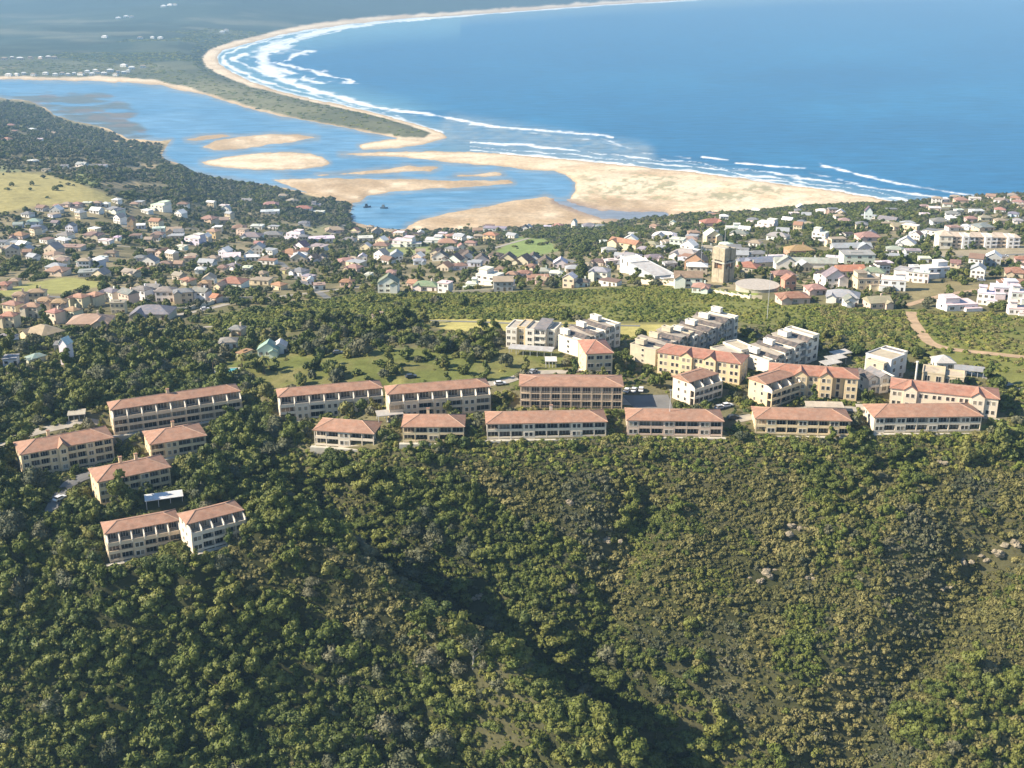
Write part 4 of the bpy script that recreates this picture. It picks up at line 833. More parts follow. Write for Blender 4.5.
# far settlement across the lagoon
farc = [(4, 60), (12, 59), (20, 60), (30, 59), (40, 59), (48, 58.5), (54, 59), (16, 76), (24, 75), (33, 76), (45, 75), (55, 76), (62, 75), (68, 76), (74, 75), (80, 75.5), (87, 73), (92, 75.5), (98, 74), (104, 75), (110, 72), (118, 73), (123, 67), (132, 69.5), (143, 68), (124, 74), (104, 38), (140, 39), (152, 38.5), (160, 39), (175, 14), (186, 3), (180, 5), (192, 2.5), (118, 19), (126, 17.5), (132, 17.8), (170, 13), (164, 15.5), (247, 10), (372, 4), (380, 2.5), (386, 5), (376, 1), (222, 33), (226, 31), (8, 76.5), (95, 72), (115, 76), (128, 72.5)]
SMALL = []      # the houses too small to tell one from another: (x, y, z, rz, w, d, h, wall, roof, kind)
for i, (px_, py_) in enumerate(farc):
    Yp = CAMH/float(tanof(py_)); Xp = (px_-512)/FPX*(Yp*CP+CAMH*SP)
    for _ in range(12):
        zz = gz(Xp, Yp); Yp = (CAMH-zz)/float(tanof(py_)); Xp = (px_-512)/FPX*(Yp*CP-(zz-CAMH)*SP)
    zz = gz(Xp, Yp); r = random.Random(i); s = mpp(Yp, zz); wd = min(s*r.uniform(3.5, 6.5), 36)
    SMALL.append((Xp, Yp, zz, R(r.uniform(-20, 20)), wd, wd*.6, 6, CW['W'] if i > 6 else CW['P'], CR['W'] if i % 3 else CR['E'], 'h')); foot(Xp, Yp, 0, -wd, wd, -wd*2.2, wd)

# ------------------------------------------------------------ tracks and roads laid on the ground
def ribbon(name, pts, w, m, dz=.12, cat=None):
    P_ = [at(*p) for p in pts]; pts2 = []
    for (xa, ya, _), (xb, yb, _) in zip(P_, P_[1:]):
        n = max(1, int(math.hypot(xb-xa, yb-ya)/3)); pts2 += [(xa+(xb-xa)*k/n, ya+(yb-ya)*k/n) for k in range(n)]
    pts2.append(P_[-1][:2]); q = np.array(pts2)
    for _ in range(6): q[1:-1] = (q[:-2]+q[1:-1]*2+q[2:])/4
    d = np.gradient(q, axis=0); d /= np.linalg.norm(d, axis=1)[:, None]; nrm = np.stack([-d[:, 1], d[:, 0]], 1); mb = MB(); vs = []
    for k in range(len(q)):
        ww = w*(1+.25*float(fbm(np.array([k*.13]), np.array([len(q)*.7]), 3)[0])) if m is M_DIRT else w
        for a_ in (-1, -.5, 0, .5, 1):
            p = q[k]+nrm[k]*a_*ww/2; vs.append((p[0], p[1], gz(p[0], p[1])+dz))
        if k % 2 == 0: foot(q[k][0], q[k][1], 0, -w*.55, w*.55, -w*.55, w*.55)
    mb.add(vs, [(k*5+j, k*5+j+1, k*5+j+6, k*5+j+5) for k in range(len(q)-1) for j in range(4)]); o = mb.build(name, m); tag(o, kind="structure"); return o
ribbon("dirt_track", [(911, 312), (912, 320), (922, 334), (931, 346), (950, 350), (985, 353), (1030, 358), (1120, 366)], 5.0, M_DIRT)
ribbon("dirt_track", [(905, 306), (925, 300), (950, 294), (985, 289), (1000, 284)], 5.0, M_DIRT)
ribbon("access_road", [(395, 319), (440, 321), (520, 324), (640, 326)], 3.2, M_ASPH)
ribbon("access_road", [(915, 362), (960, 370), (1030, 392), (1100, 410)], 3.6, M_PAVE)
ribbon("access_road", [(470, 384), (500, 385), (530, 372), (575, 372)], 5, M_PAVE)
ribbon("access_road", [(622, 400), (650, 402), (672, 415), (640, 405)], 9, M_PAVE)
ribbon("access_road", [(735, 420), (790, 410), (850, 408), (880, 412)], 4.5, M_PAVE)
ribbon("access_road", [(50, 512), (62, 500), (58, 488), (72, 478), (120, 466), (146, 458)], 4.0, M_ASPH)
ribbon("access_road", [(-40, 478), (5, 440), (60, 426), (100, 424)], 4.5, M_PAVE)
ribbon("street", [(0, 300), (40, 296), (70, 298), (110, 292)], 5, M_ASPH)
ribbon("street", [(160, 318), (200, 311), (228, 304)], 5, M_PAVE)
ribbon("street", [(200, 262), (250, 258), (280, 262), (300, 280), (330, 300)], 4.5, M_ASPH)
ribbon("street", [(480, 252), (505, 245), (530, 238)], 5, M_PAVE)
ribbon("street", [(930, 258), (1030, 254), (1100, 254)], 6, M_ASPH)
ribbon("street", [(560, 258), (600, 268), (610, 285)], 5, M_ASPH)
ribbon("street", [(120, 280), (150, 270), (180, 262)], 4.5, M_ASPH)
ribbon("street", [(40, 168), (70, 168.5), (115, 166)], 8, M_PAVE)
# parking court beside the gallery block
P4 = [at(*p)[:2] for p in ((622, 396), (668, 395), (676, 416), (640, 414))]; vs = []; n = 12
for i in range(n+1):
    for j in range(n+1):
        u, v = i/n, j/n; p = [(P4[0][k]*(1-u)+P4[1][k]*u)*(1-v)+(P4[3][k]*(1-u)+P4[2][k]*u)*v for k in (0, 1)]; vs.append((p[0], p[1], gz(*p)+.16))
o = MB().add(vs, [(i*(n+1)+j, i*(n+1)+j+1, (i+1)*(n+1)+j+1, (i+1)*(n+1)+j) for i in range(n) for j in range(n)]).build("parking_court", M_ASPH); tag(o, kind="structure")
cx4 = sum(p[0] for p in P4)/4; cy4 = sum(p[1] for p in P4)/4; foot(cx4, cy4, 0, -9, 9, -7, 8)

for pts, w in (([(-40, 240), (40, 246), (120, 246), (200, 252)], 4), ([(0, 228), (60, 232), (130, 226)], 4), ([(180, 228), (260, 233), (330, 236), (345, 225)], 4), ([(300, 256), (360, 256), (430, 252), (480, 248)], 4), ([(430, 270), (500, 270), (560, 262), (620, 262)], 4), ([(640, 262), (700, 246), (760, 240), (840, 230), (900, 216)], 5),
    ([(760, 245), (830, 245), (900, 238), (960, 226), (1040, 216)], 5), ([(740, 285), (790, 276), (860, 270), (930, 268), (1000, 274)], 5), ([(920, 208), (960, 209), (1040, 206)], 5), ([(250, 300), (320, 292), (370, 286)], 4), ([(60, 338), (110, 336), (160, 330), (220, 326)], 4)):
    ribbon("street", pts, w, M_PAVE if w == 4 else M_ASPH)

# ------------------------------------------------------------ the many little houses between the larger ones, one mass
def clear_pt(x, y, q):
    for (fx, fy, rz, x0, x1, y0, y1) in FOOT:
        dx, dy = x-fx, y-fy
        if dx*dx+dy*dy > 6000: continue
        c, s = math.cos(rz), math.sin(rz); u = dx*c+dy*s; v = -dx*s+dy*c
        if x0-q < u < x1+q and min(y0, -2)-q*.6 < v < y1+q: return False
    return True
NOH = [GOLDF, BELT, [(-200, 298), (0, 293), (30, 280), (65, 275), (114, 283), (70, 294), (20, 299)], [(480, 260), (500, 243), (520, 235), (550, 237), (566, 252), (530, 262)], [(525, 232), (545, 226), (640, 228), (650, 236), (600, 252), (560, 252)], [(900, 300), (905, 283), (950, 279), (1000, 284), (975, 300)], [(935, 254), (1100, 242), (1100, 262), (940, 261)],
  [(0, 330), (210, 322), (320, 300), (320, 420), (0, 420)], [(735, 298), (700, 285), (735, 276), (780, 280), (785, 298)], [(-100, 80), (170, 80), (170, 172), (130, 200), (250, 190), (345, 205), (300, 205), (180, 205), (-100, 170)]]
rr = random.Random(99); tries = 0; nsm = 0
while nsm < 180 and tries < 20000:
    tries += 1; px_ = rr.uniform(-60, 1080); py_ = 198+100*rr.random()**1.15
    if any(bool(inpoly(px_, py_, p)) for p in NOH): continue
    x, y, z = at(px_, py_)
    if z < 8 or y > 1480 or float(fbm(np.array([x/70]), np.array([y/70]), 400, 2)[0]) < -.16: continue
    wd = rr.uniform(7, 12)
    if not clear_pt(x, y, wd*.55): continue
    nsm += 1; wk = rr.choice("WWWWCCBGPWV"); rk = rr.choice("GGSWWWEMTDSSE"); SMALL.append((x, y, z, R(rr.uniform(-40, 14)), wd, rr.uniform(6, 9), rr.choice((2.9, 2.9, 5.6)), CW[wk], CR[rk], rr.choice("hlgff"))); foot(x, y, SMALL[-1][3], -wd/2-.5, wd/2+.5, -3.5, 8)
mw, mr, mg = MB(), MB(), MB(); cw_, cr_ = [], []
for (x, y, z, rz, wd, dp, h, wc_, rc_, kd) in SMALL:
    w1, r1, g1 = MB(), MB(), MB(); hx = wd/2; w1.box(-hx, hx, 0, dp, -4, h)
    if kd == 'h': hip(r1, -hx-.5, hx+.5, -.5, dp+.5, h+.003, dp*.24)
    elif kd == 'l': hip(r1, -hx-.4, hx+.4, -.5, dp+.5, h+.003, dp*.27, ends=(0, 0)); w1.xprism([(.003, h), (dp-.003, h), (dp/2, h+dp*.26)], -hx+.003, hx-.003)
    elif kd == 'g': gable_y(r1, -hx-.35, hx+.35, -.4, dp+.4, h, wd*.34); w1.yprism([(-hx+.003, h), (hx-.003, h), (0, h+wd*.32)], .003, dp-.003)
    else: r1.box(-hx-.2, hx+.2, -.3, dp+.2, h+.003, h+.3); w1.box(-hx-2.6, -hx-.003, 1.5, dp-.5, -4, h*.8); r1.box(-hx-2.8, -hx-.203, 1.3, dp-.3, h*.8+.003, h*.8+.25)
    for q in (-.28, .06, .33):
        g1.box(q*wd-.7, q*wd+.7, -.05, .05, .9 if q != .06 else .05, 2.3)
        if h > 4: g1.box(q*wd-.7, q*wd+.7, -.05, .05, 3.6, 4.8)
    c, s = math.cos(rz), math.sin(rz)
    for src, dst, cl, colr in ((w1, mw, cw_, wc_), (r1, mr, cr_, rc_), (g1, mg, None, None)):
        dst.add([(x+a*c-b*s, y+a*s+b*c, z+e) for a, b, e in src.v], src.f)
        if cl is not None: cl += [colr]*len(src.v)
def tone_mat(name, rough):
    m, N, L, P = mat(name); nt = m.node_tree; a = N.new("ShaderNodeAttribute"); a.attribute_name = "tone"
    L.new(mix(nt, a.outputs["Color"], vmul(nt, noise(nt, .3, 4), .85, 1.15), 1.0, 'MULTIPLY'), P.inputs["Base Color"]); P.inputs["Roughness"].default_value = rough; return m
me = bpy.data.meshes.new("little_houses"); nv1, nv2 = len(mw.v), len(mr.v); nf1, nf2 = len(mw.f), len(mr.f)
al = MB(); al.add(mw.v, mw.f).add(mr.v, mr.f).add(mg.v, mg.f); me.from_pydata(al.v, [], al.f)
for m_ in (tone_mat("plaster_mixed", .85), tone_mat("roofing_mixed", .75), M_GLASS): me.materials.append(m_)
me.polygons.foreach_set("material_index", [0]*nf1+[1]*nf2+[2]*(len(al.f)-nf1-nf2))
lh = bpy.data.objects.new("little_houses", me); COL.objects.link(lh); setcol(lh, "tone", np.array(cw_+cr_+[(.03, .03, .03)]*(len(al.v)-nv1-nv2))); tag(lh, kind="stuff")
print("small houses", len(SMALL))

# ------------------------------------------------------------ cars
def car(px_, py_, rz, colr, label):
    x, y, z = at(px_, py_); t = tag(empty("parked_car", (x, y, z+.16), R(rz)), label, "car", "parked cars"); foot(x, y, 0, -3, 3, -5, 3)
    b = MB(); hw = .88
    b.yprism([(-2.15, .35), (2.15, .35), (2.2, .8), (1.2, .95), (-2.0, 1.0), (-2.2, .8)], -hw, hw).build('body', M_CAR, t, colr)
    MB().yprism([(-1.9, 1.0), (1.1, .96), (.45, 1.42), (-1.5, 1.45)], -hw+.08, hw-.08).build('windows', M_GLASS, t)
    MB().box(-1.45, .42, -hw+.1, hw-.1, 1.43, 1.5).build('roof_panel', M_CAR, t, colr)
    for wx in (-1.35, 1.35):
        for wy in (-.86, .86): MB().tube((wx, wy-.1, .32), (wx, wy+.1, .32), .32, .32, 10).build('wheel', M_TYRE, t)
WC = (.8, .8, .8)
car(627, 392, 70, WC, "white car parked nearest the brown gallery block's right end"); car(634, 391.5, 75, (.75, .76, .78), "silver-white car in the middle of the court row"); car(641, 391, 80, WC, "white car at the far end of the parking court row")
car(576, 372, 5, WC, "white car beside the steep red hip roof block"); car(411, 378, 20, (.05, .06, .08), "dark car at the lawn's lower edge") 
car(727, 407, 25, WC, "white car under the trees beside the angled white-ended block"); car(720, 409, 30, (.4, .42, .45), "grey car beside the angled white-ended block"); car(338, 354, 10, (.12, .15, .2), "dark blue car in the lawn's tree shade")
car(880, 283, 15, WC, "white car on the bare plot above the dirt track"); car(981, 281, -20, (.3, .34, .4), "blue-grey car on the street under the beige apartment row"); car(610, 268, 0, WC, "white car outside the grey workshop")

for px_, py_, a, k, lb in ((600, 351, 30, 0, "dark car beside the slate-gabled white block"), (745, 366, 40, 1, "white car on the lot behind the low white flats"), (751, 363, 40, 2, "grey car on the lot behind the low white flats"), (842, 411, 85, 1, "white car at the end of the long beige carport"), (733, 419, 20, 0, "black car on the lane right of the pink-toned block"),
    (60, 500, 60, 1, "white car on the steep drive in the western woods"), (140, 470, 30, 2, "silver car on the drive above the twin-chimney block"), (205, 310, 20, 1, "white car beside the curved estate wall"), (940, 258, 0, 2, "grey car on the street below the beige apartment row"), (1005, 257, 0, 1, "white car on the street below the beige apartment row"), (500, 385, 15, 1, "white car on the lane beside the fin-walled block"), (533, 373, 60, 2, "grey car where the lane bends by the lawn")):
    car(px_, py_, a, ((.04, .045, .05), WC, (.35, .37, .40))[k], lb)
x, y, z = at(227, 371); t = tag(empty("swimming_pool", (x, y, z), R(10)), "small turquoise pool on the paved garden by the palms", "pool"); foot(x, y, R(10), -6, 6, -5, 5)
MB().box(-5, 5, -3, -2.4, -1, .3).box(-5, 5, 2.4, 3, -1, .3).box(-5, -4.4, -2.397, 2.397, -1, .297).box(4.4, 5, -2.397, 2.397, -1, .297).build('rim', M_CONC, t); MB().box(-4.397, 4.397, -2.394, 2.394, -1, .15).build('water', plain("pool_water", (.12, .45, .48), .1, .1), t)

# ------------------------------------------------------------ boats on the lagoon
for px_, py_, lb in ((367, 207.5, "dark-hulled moored boat with cabin, nearer the wooded point"), (384, 208.5, "dark moored boat with mast, farther out on the lagoon")):
    Yp = CAMH/float(tanof(py_)); Xp = (px_-512)/FPX*(Yp*CP+CAMH*SP); t = tag(empty("moored_boat", (Xp, Yp, 0), R(20 if px_ < 370 else -15)), lb, "boat", "boats moored in the lagoon")
    b = MB(); sec = [(-5, 1.6, 1.6), (-2, 1.9, 1.5), (2, 1.7, 1.6), (4.4, .8, 2.0), (5.6, .05, 2.3)]; vs = []
    for sx, hw, hz_ in sec: vs += [(sx, -hw, hz_), (sx, -hw*.7, -.4), (sx, hw*.7, -.4), (sx, hw, hz_)]
    fs = [(0, 1, 2, 3), (16, 19, 18, 17)]
    for k in range(4):
        for j in range(4): fs.append((k*4+j, (k+1)*4+j, (k+1)*4+(j+1) % 4, k*4+(j+1) % 4))
    b.add(vs, fs).build('hull', plain("hull_blue", (.045, .07, .11), .5, .2), t)
    MB().box(-3, 1.4, -1.2, 1.2, 1.5, 3.6).box(-2.4, .6, -1.0, 1.0, 3.6, 5.2).build('cabin', plain("cabin_dark", (.10, .14, .17), .5, .2), t)
    MB().box(-2.42, .63, -1.02, 1.02, 4.1, 4.7).build('windows', M_GLASS, t); MB().tube((-1, 0, 5.2), (-1, 0, 9.5), .12, .06, 6).build('mast', M_METAL, t)

# ------------------------------------------------------------ plants: crowns of leaf clumps
def sphere_np(nu, nv):
    v = [(0, 0, 1)]+[(math.sin(math.pi*i/nv)*math.cos(2*math.pi*(j+.5*(i % 2))/nu), math.sin(math.pi*i/nv)*math.sin(2*math.pi*(j+.5*(i % 2))/nu), math.cos(math.pi*i/nv)) for i in range(1, nv) for j in range(nu)]+[(0, 0, -1)]
    f = [(0, 1+j, 1+(j+1) % nu) for j in range(nu)]
    for i in range(nv-2):
        for j in range(nu): a = 1+i*nu; b = a+nu; f.append((a+j, b+j, b+(j+1) % nu, a+(j+1) % nu))
    e = 1+(nv-2)*nu; f += [(e+j, len(v)-1, e+(j+1) % nu) for j in range(nu)]
    return np.array(v), f
def ragged(seed, n, hgt=1.0):
    r = random.Random(seed); L_ = []
    for i in range(n):
        a = r.uniform(0, 6.28); d = .85*math.sqrt(r.random()); q = r.uniform(.16, .40); L_.append((d*math.cos(a), d*math.sin(a), (.25+.75*r.random()*(1.1-d))*hgt, q))
    L_.append((r.uniform(-.2, .2), r.uniform(-.2, .2), .55*hgt, .45)); return L_
def crown_mesh(name, m, seed, lobes, leaf, nleaf, core=.84, flat=.75):
    """lobes: (x, y, z, r) in a crown about 1 wide in radius, standing on z = 0"""
    r = np.random.default_rng(seed); vs = []; fs = []; sv, sf = sphere_np(9, 6); C = np.array([l[:3] for l in lobes]); RR = np.array([l[3] for l in lobes]); n0 = 0
    for c, rad in zip(C, RR):
        q = sv*rad*core*(1+.16*(r.random((len(sv), 1))-.5)*2); q[:, 2] *= flat; vs.append(q+c); fs += [tuple(i+n0 for i in f) for f in sf]; n0 += len(sv)
    per = RR**2/np.sum(RR**2)*nleaf
    for k, (c, rad) in enumerate(zip(C, RR)):
        n = int(per[k]); d = r.normal(size=(n, 3)); d[:, 2] = d[:, 2]*.9+.25; d /= np.linalg.norm(d, axis=1)[:, None]
        p = d*rad*(.86+.26*r.random((n, 1))); p[:, 2] *= flat; p += c
        keep = np.ones(n, bool)
        for j in range(len(C)):
            if j != k: e = (p-C[j])/RR[j]; e[:, 2] /= flat; keep &= np.sum(e*e, 1) > .66
        keep &= p[:, 2] > .02
        p = p[keep]; d = d[keep]; n = len(p); nn = d+r.normal(size=(n, 3))*.55; nn /= np.linalg.norm(nn, axis=1)[:, None]
        a = np.cross(nn, r.normal(size=(n, 3))); a /= np.linalg.norm(a, axis=1)[:, None]; b = np.cross(nn, a)
        sz = leaf*(.55+.9*r.random((n, 1)))
        quad = np.stack([p-a*sz, p-b*sz*.75, p+a*sz, p+b*sz*.75], 1).reshape(-1, 3); vs.append(quad)
        fs += [(n0+4*i, n0+4*i+1, n0+4*i+2, n0+4*i+3) for i in range(n)]; n0 += 4*n
    me = bpy.data.meshes.new(name); me.from_pydata(np.concatenate(vs).tolist(), [], fs); me.materials.append(m); return me
def lobeset(seed, n, shape):
    r = random.Random(seed); L_ = []
    for i in range(n):
        a = 2*math.pi*i/n+r.uniform(-.4, .4)
        if shape == 'round': d = r.uniform(.35, .62); L_.append((d*math.cos(a), d*math.sin(a), r.uniform(.45, .85), r.uniform(.36, .52)))
        elif shape == 'tall': d = r.uniform(.25, .5); L_.append((d*math.cos(a), d*math.sin(a), .35+1.5*i/n, r.uniform(.34, .5)*(1.15-.5*i/n)))
        elif shape == 'flat': d = r.uniform(.4, .68); L_.append((d*math.cos(a), d*math.sin(a), r.uniform(.5, .75), r.uniform(.30, .42)))
        else: d = r.uniform(.3, .6); L_.append((d*math.cos(a), d*math.sin(a), r.uniform(.25, .5), r.uniform(.36, .5)))
    if shape == 'round': L_.append((0, 0, 1.0, .52))
    elif shape == 'tall': L_.append((0, 0, 1.95, .30))
    elif shape == 'flat': L_.append((0, 0, .8, .5))
    else: L_.append((0, 0, .55, .5))
    return L_
CR_F = [crown_mesh("forest_crown", M_L1, 1, ragged(1, 13), .08, 1000), crown_mesh("forest_crown", M_L1, 2, ragged(2, 16, 1.25), .08, 1000), crown_mesh("forest_crown", M_L1, 3, lobeset(3, 8, 'tall'), .085, 900),
        crown_mesh("forest_crown", M_L1, 4, ragged(4, 18, .8), .075, 950), crown_mesh("forest_crown", M_L5, 5, lobeset(5, 6, 'round'), .07, 800, core=.72), crown_mesh("forest_crown", M_L3, 6, ragged(6, 12, 1.1), .08, 950)]
CR_S = [crown_mesh("shrub_crown", M_L2, 11, lobeset(11, 5, 'shrub'), .15, 230), crown_mesh("shrub_crown", M_L2, 12, ragged(12, 9, .8), .13, 260), crown_mesh("shrub_crown", M_L5, 13, ragged(13, 9, .7), .12, 260), crown_mesh("shrub_crown", M_L1, 14, ragged(14, 9, .9), .14, 260)]
CR_G = [crown_mesh("garden_crown", M_L3, 21, lobeset(21, 6, 'round'), .13, 380), crown_mesh("garden_crown", M_L3, 22, ragged(22, 11), .12, 420), crown_mesh("garden_crown", M_L3, 23, lobeset(23, 7, 'tall'), .13, 380), crown_mesh("garden_crown", M_L1, 24, ragged(24, 12, 1.2), .12, 420), crown_mesh("garden_crown", M_L5, 25, lobeset(25, 6, 'flat'), .12, 330)]
CR_B = [crown_mesh("bush_crown", M_L4, 31, lobeset(31, 5, 'shrub'), .17, 170), crown_mesh("bush_crown", M_L4, 32, lobeset(32, 6, 'shrub'), .17, 170), crown_mesh("bush_crown", M_L3, 33, lobeset(33, 5, 'shrub'), .17, 170), crown_mesh("bush_crown", M_L2, 34, lobeset(34, 5, 'shrub'), .17, 170)]
def trunk_mesh(seed):
    r = random.Random(seed); mb = MB(); mb.tube((0, 0, -.15), (.02, .01, .38), .075, .05, 6)
    for k in range(4): a = k*1.57+r.uniform(-.4, .4); mb.tube((.02, .01, .34), (.4*math.cos(a), .4*math.sin(a), .75), .035, .015, 5)
    me = bpy.data.meshes.new("trunk"); me.from_pydata(mb.v, [], mb.f); me.materials.append(M_BARK); return me
TRUNKS = [trunk_mesh(k) for k in range(3)]

def grid_pts(x0, x1, y0, y1, s, seed):
    r = np.random.default_rng(seed); nx = int((x1-x0)/s); ny = int((y1-y0)/s); i, j = np.meshgrid(np.arange(nx), np.arange(ny))
    X = x0+(i+.5+.86*(r.random(i.shape)-.5))*s; Y = y0+(j+.5+.86*(r.random(i.shape)-.5))*s; return X.ravel(), Y.ravel(), r
def clear_of(X, Y, rad):
    ok = np.ones(len(X), bool)
    for (fx, fy, rz, x0, x1, y0, y1) in FOOT:
        m = np.hypot(X-fx, Y-fy) < 90
        if not m.any(): continue
        dx, dy = X[m]-fx, Y[m]-fy; c, s = math.cos(rz), math.sin(rz); u = dx*c+dy*s; v = -dx*s+dy*c; q = rad[m]*.55
        inside = (u > x0-q) & (u < x1+q) & (v > y0-q) & (v < y1+q); idx = np.where(m)[0]; ok[idx[inside]] = False
    return ok
SETS = {}        # name -> list of arrays X Y Z R H idx rot
def put(kind, X, Y, Rr, Hs, idx, rot, sink=.25):
    Z = ground_z(X, Y)-sink*Rr; SETS.setdefault(kind, []).append(np.stack([X, Y, Z, Rr, Hs, idx, rot, .78+.5*np.modf(np.abs(X*7.31+Y*3.17))[0]], 1))
GOLDS = [(425, 319), (500, 320), (620, 323), (695, 325), (700, 330), (650, 338), (540, 336), (460, 331), (425, 325)]
SCRUB = [(432, 440), (1700, 430), (1700, 950), (830, 830), (730, 715), (655, 660), (600, 600), (575, 540), (520, 520), (455, 470)]
SPUR = [(230, 540), (300, 535), (420, 575), (500, 640), (420, 655), (330, 620), (240, 600)]
ROCKS = [(770, 574, 3.6), (758, 577, 2.2), (790, 531, 3.2), (801, 528, 2), (810, 577, 1.8), (963, 562, 2.6), (1002, 552, 3.4), (1016, 545, 3.0), (985, 560, 2.4), (944, 588, 1.8), (570, 503, 1.8), (606, 540, 2.6), (478, 596, 2.2), (940, 462, 2.0), (898, 549, 1.6)]
for px_, py_, r_ in ROCKS: x, y, z = at(px_, py_); foot(x, y, 0, -r_*.7, r_*.7, -r_, r_*.5)
# near slope
X, Y, r = grid_pts(-290, 300, 232, 384, 3.8, 101); Z = ground_z(X, Y); px_, py_ = chart(X, Y, Z)
big = fbm(X/34, Y/26, 201, 3); rad = np.clip(1.9+r.random(len(X))**1.3*3.2+big*3.8, 1.5, 5.6)
insc = inpoly(px_, py_, SCRUB); insp = inpoly(px_, py_, SPUR); pt = np.where(insc, sstep(.03, .16, fbm(X/26, Y/20, 205, 3)+.10*(Y < 318)-.06*(Y > 350)), np.where(insp, .35, 1.0))
rad = np.where(insc, rad*.78, rad)
ok = (r.random(len(X)) < pt) & ((Y < 372) | (X < -60) | (r.random(len(X)) < .25)); ok &= clear_of(X, Y, rad*1.3)
X, Y, rad, Yk = X[ok], Y[ok], rad[ok], Y[ok]; sp = fbm(X/40, Y/30, 207, 3)
idx = np.where(sp < -.16, 2, r.integers(0, 4, len(X))); idx = np.where(r.random(len(X)) < .05+.25*(sp > .14), 4, idx); idx = np.where(r.random(len(X)) < .15, 5, idx)
put('forest', X, Y, rad, rad*(.85+.5*r.random(len(X)))*(1-.42*np.exp(-(segdist(X, Y, _rav)/16)**2)), idx, r.random(len(X))*6.28)  # trees kept lower along the ravine so their tops stay in its shadow
X, Y, r = grid_pts(-290, 300, 232, 389, 1.5, 102); Z = ground_z(X, Y); px_, py_ = chart(X, Y, Z); insc = inpoly(px_, py_, SCRUB); insp = inpoly(px_, py_, SPUR)
rad = .75+r.random(len(X))**2.2*1.5+np.clip(fbm(X/15, Y/12, 211), 0, .3)*3.0; edge = (Y > 369.5)
und = ~(insc | insp | edge); rad = np.where(edge, .6+r.random(len(X))**2*1.1, rad+.35*und); ok = (r.random(len(X)) < np.where(und, np.where(Y > 328, .75, .45), .95)) & (und | edge | (fbm(X/7, Y/6, 213, 3) > -.6)); ok &= clear_of(X, Y, rad*np.where(edge, .1, .4))
X, Y, rad, edge, und = X[ok], Y[ok], rad[ok], edge[ok], und[ok]; sp = fbm(X/22, Y/16, 215, 3)
idx = np.where(sp > .12, 2, np.where(sp < -.14, 3, r.integers(0, 2, len(X)))); idx = np.where(r.random(len(X)) < .18, r.integers(0, 4, len(X)), idx); idx = np.where(und, 3, idx)
e2 = edge & (r.random(len(X)) < .8); put('shrub', X[~e2], Y[~e2], rad[~e2], rad[~e2]*(.8+.5*r.random((~e2).sum())), idx[~e2], r.random((~e2).sum())*6.28)
X, Y, rad = X[e2], Y[e2], rad[e2]*1.1; put('bush', X, Y, rad, rad*(.8+.4*r.random(len(X))), r.integers(0, 4, len(X)), r.random(len(X))*6.28)
X, Y, r = grid_pts(-260, 290, 236, 386, 1.15, 112); rad = .32+r.random(len(X))**2*.55; ok = (r.random(len(X)) < .85) & clear_of(X, Y, rad*.2); X, Y, rad = X[ok], Y[ok], rad[ok]; sp = fbm(X/16, Y/12, 217, 3)
put('shrub', X, Y, rad, rad*(.7+.6*r.random(len(X))), np.where(sp > .1, 2, np.where(r.random(len(X)) < .3, 3, r.integers(0, 2, len(X)))), r.random(len(X))*6.28, .1)
# plateau: woods, garden strips, lawn trees
WOODL = [(-500, 322), (60, 345), (150, 352), (205, 340), (232, 372), (262, 384), (276, 425), (310, 425), (312, 450), (390, 460), (-500, 480)]
LTREE = [(300, 318), (420, 326), (505, 332), (508, 352), (470, 360), (430, 352), (380, 356), (300, 352)]
X, Y, r = grid_pts(-380, 400, 372, 560, 4.6, 103); Z = ground_z(X, Y); px_, py_ = chart(X, Y, Z); n_ = fbm(X/24, Y/20, 221, 3)
wood = inpoly(px_, py_, WOODL); lt = inpoly(px_, py_, LTREE); lawn = inpoly(px_, py_, LAWN) & ~lt; belt = inpoly(px_, py_, BELT)
p = np.where(wood, .95, np.where(lt, sstep(-.08, .06, n_), np.where(lawn, .30, np.where(belt, np.where(px_ < 480, .10, .0), sstep(-.12, .16, n_)*np.where(px_ > 900, .95, .9)))))
rad = np.where(wood | lt, 2.6+r.random(len(X))*2.4, 1.5+r.random(len(X))*1.9); p = np.where(inpoly(px_, py_, GOLDS), 0, p); ok = r.random(len(X)) < p; ok &= clear_of(X, Y, rad)
X, Y, rad, wood, lt = X[ok], Y[ok], rad[ok], wood[ok], lt[ok]; q = wood | lt
idx = r.choice([0, 1, 2, 3, 5, 5, 4], len(X)); put('forest', X[q], Y[q], rad[q], rad[q]*(.85+.45*r.random(q.sum())), idx[q], r.random(q.sum())*6.28)
g = ~q; put('garden', X[g], Y[g], rad[g], rad[g]*(.9+.5*r.random(g.sum())), r.integers(0, 5, g.sum()), r.random(g.sum())*6.28, .1)
X, Y, r = grid_pts(-360, 380, 376, 520, 2.6, 104); Z = ground_z(X, Y); px_, py_ = chart(X, Y, Z); lawn = inpoly(px_, py_, LAWN); belt = inpoly(px_, py_, BELT)
rad = .6+r.random(len(X))*1.1; ok = (r.random(len(X)) < np.where(lawn, .05, sstep(-.2, .06, fbm(X/14, Y/10, 223, 3)+.08)*.95)) & ~belt & ~inpoly(px_, py_, GOLDS); ok &= clear_of(X, Y, rad*.3)
put('bush', X[ok], Y[ok], rad[ok], rad[ok]*.9, r.integers(0, 4, ok.sum()), r.random(ok.sum())*6.28)
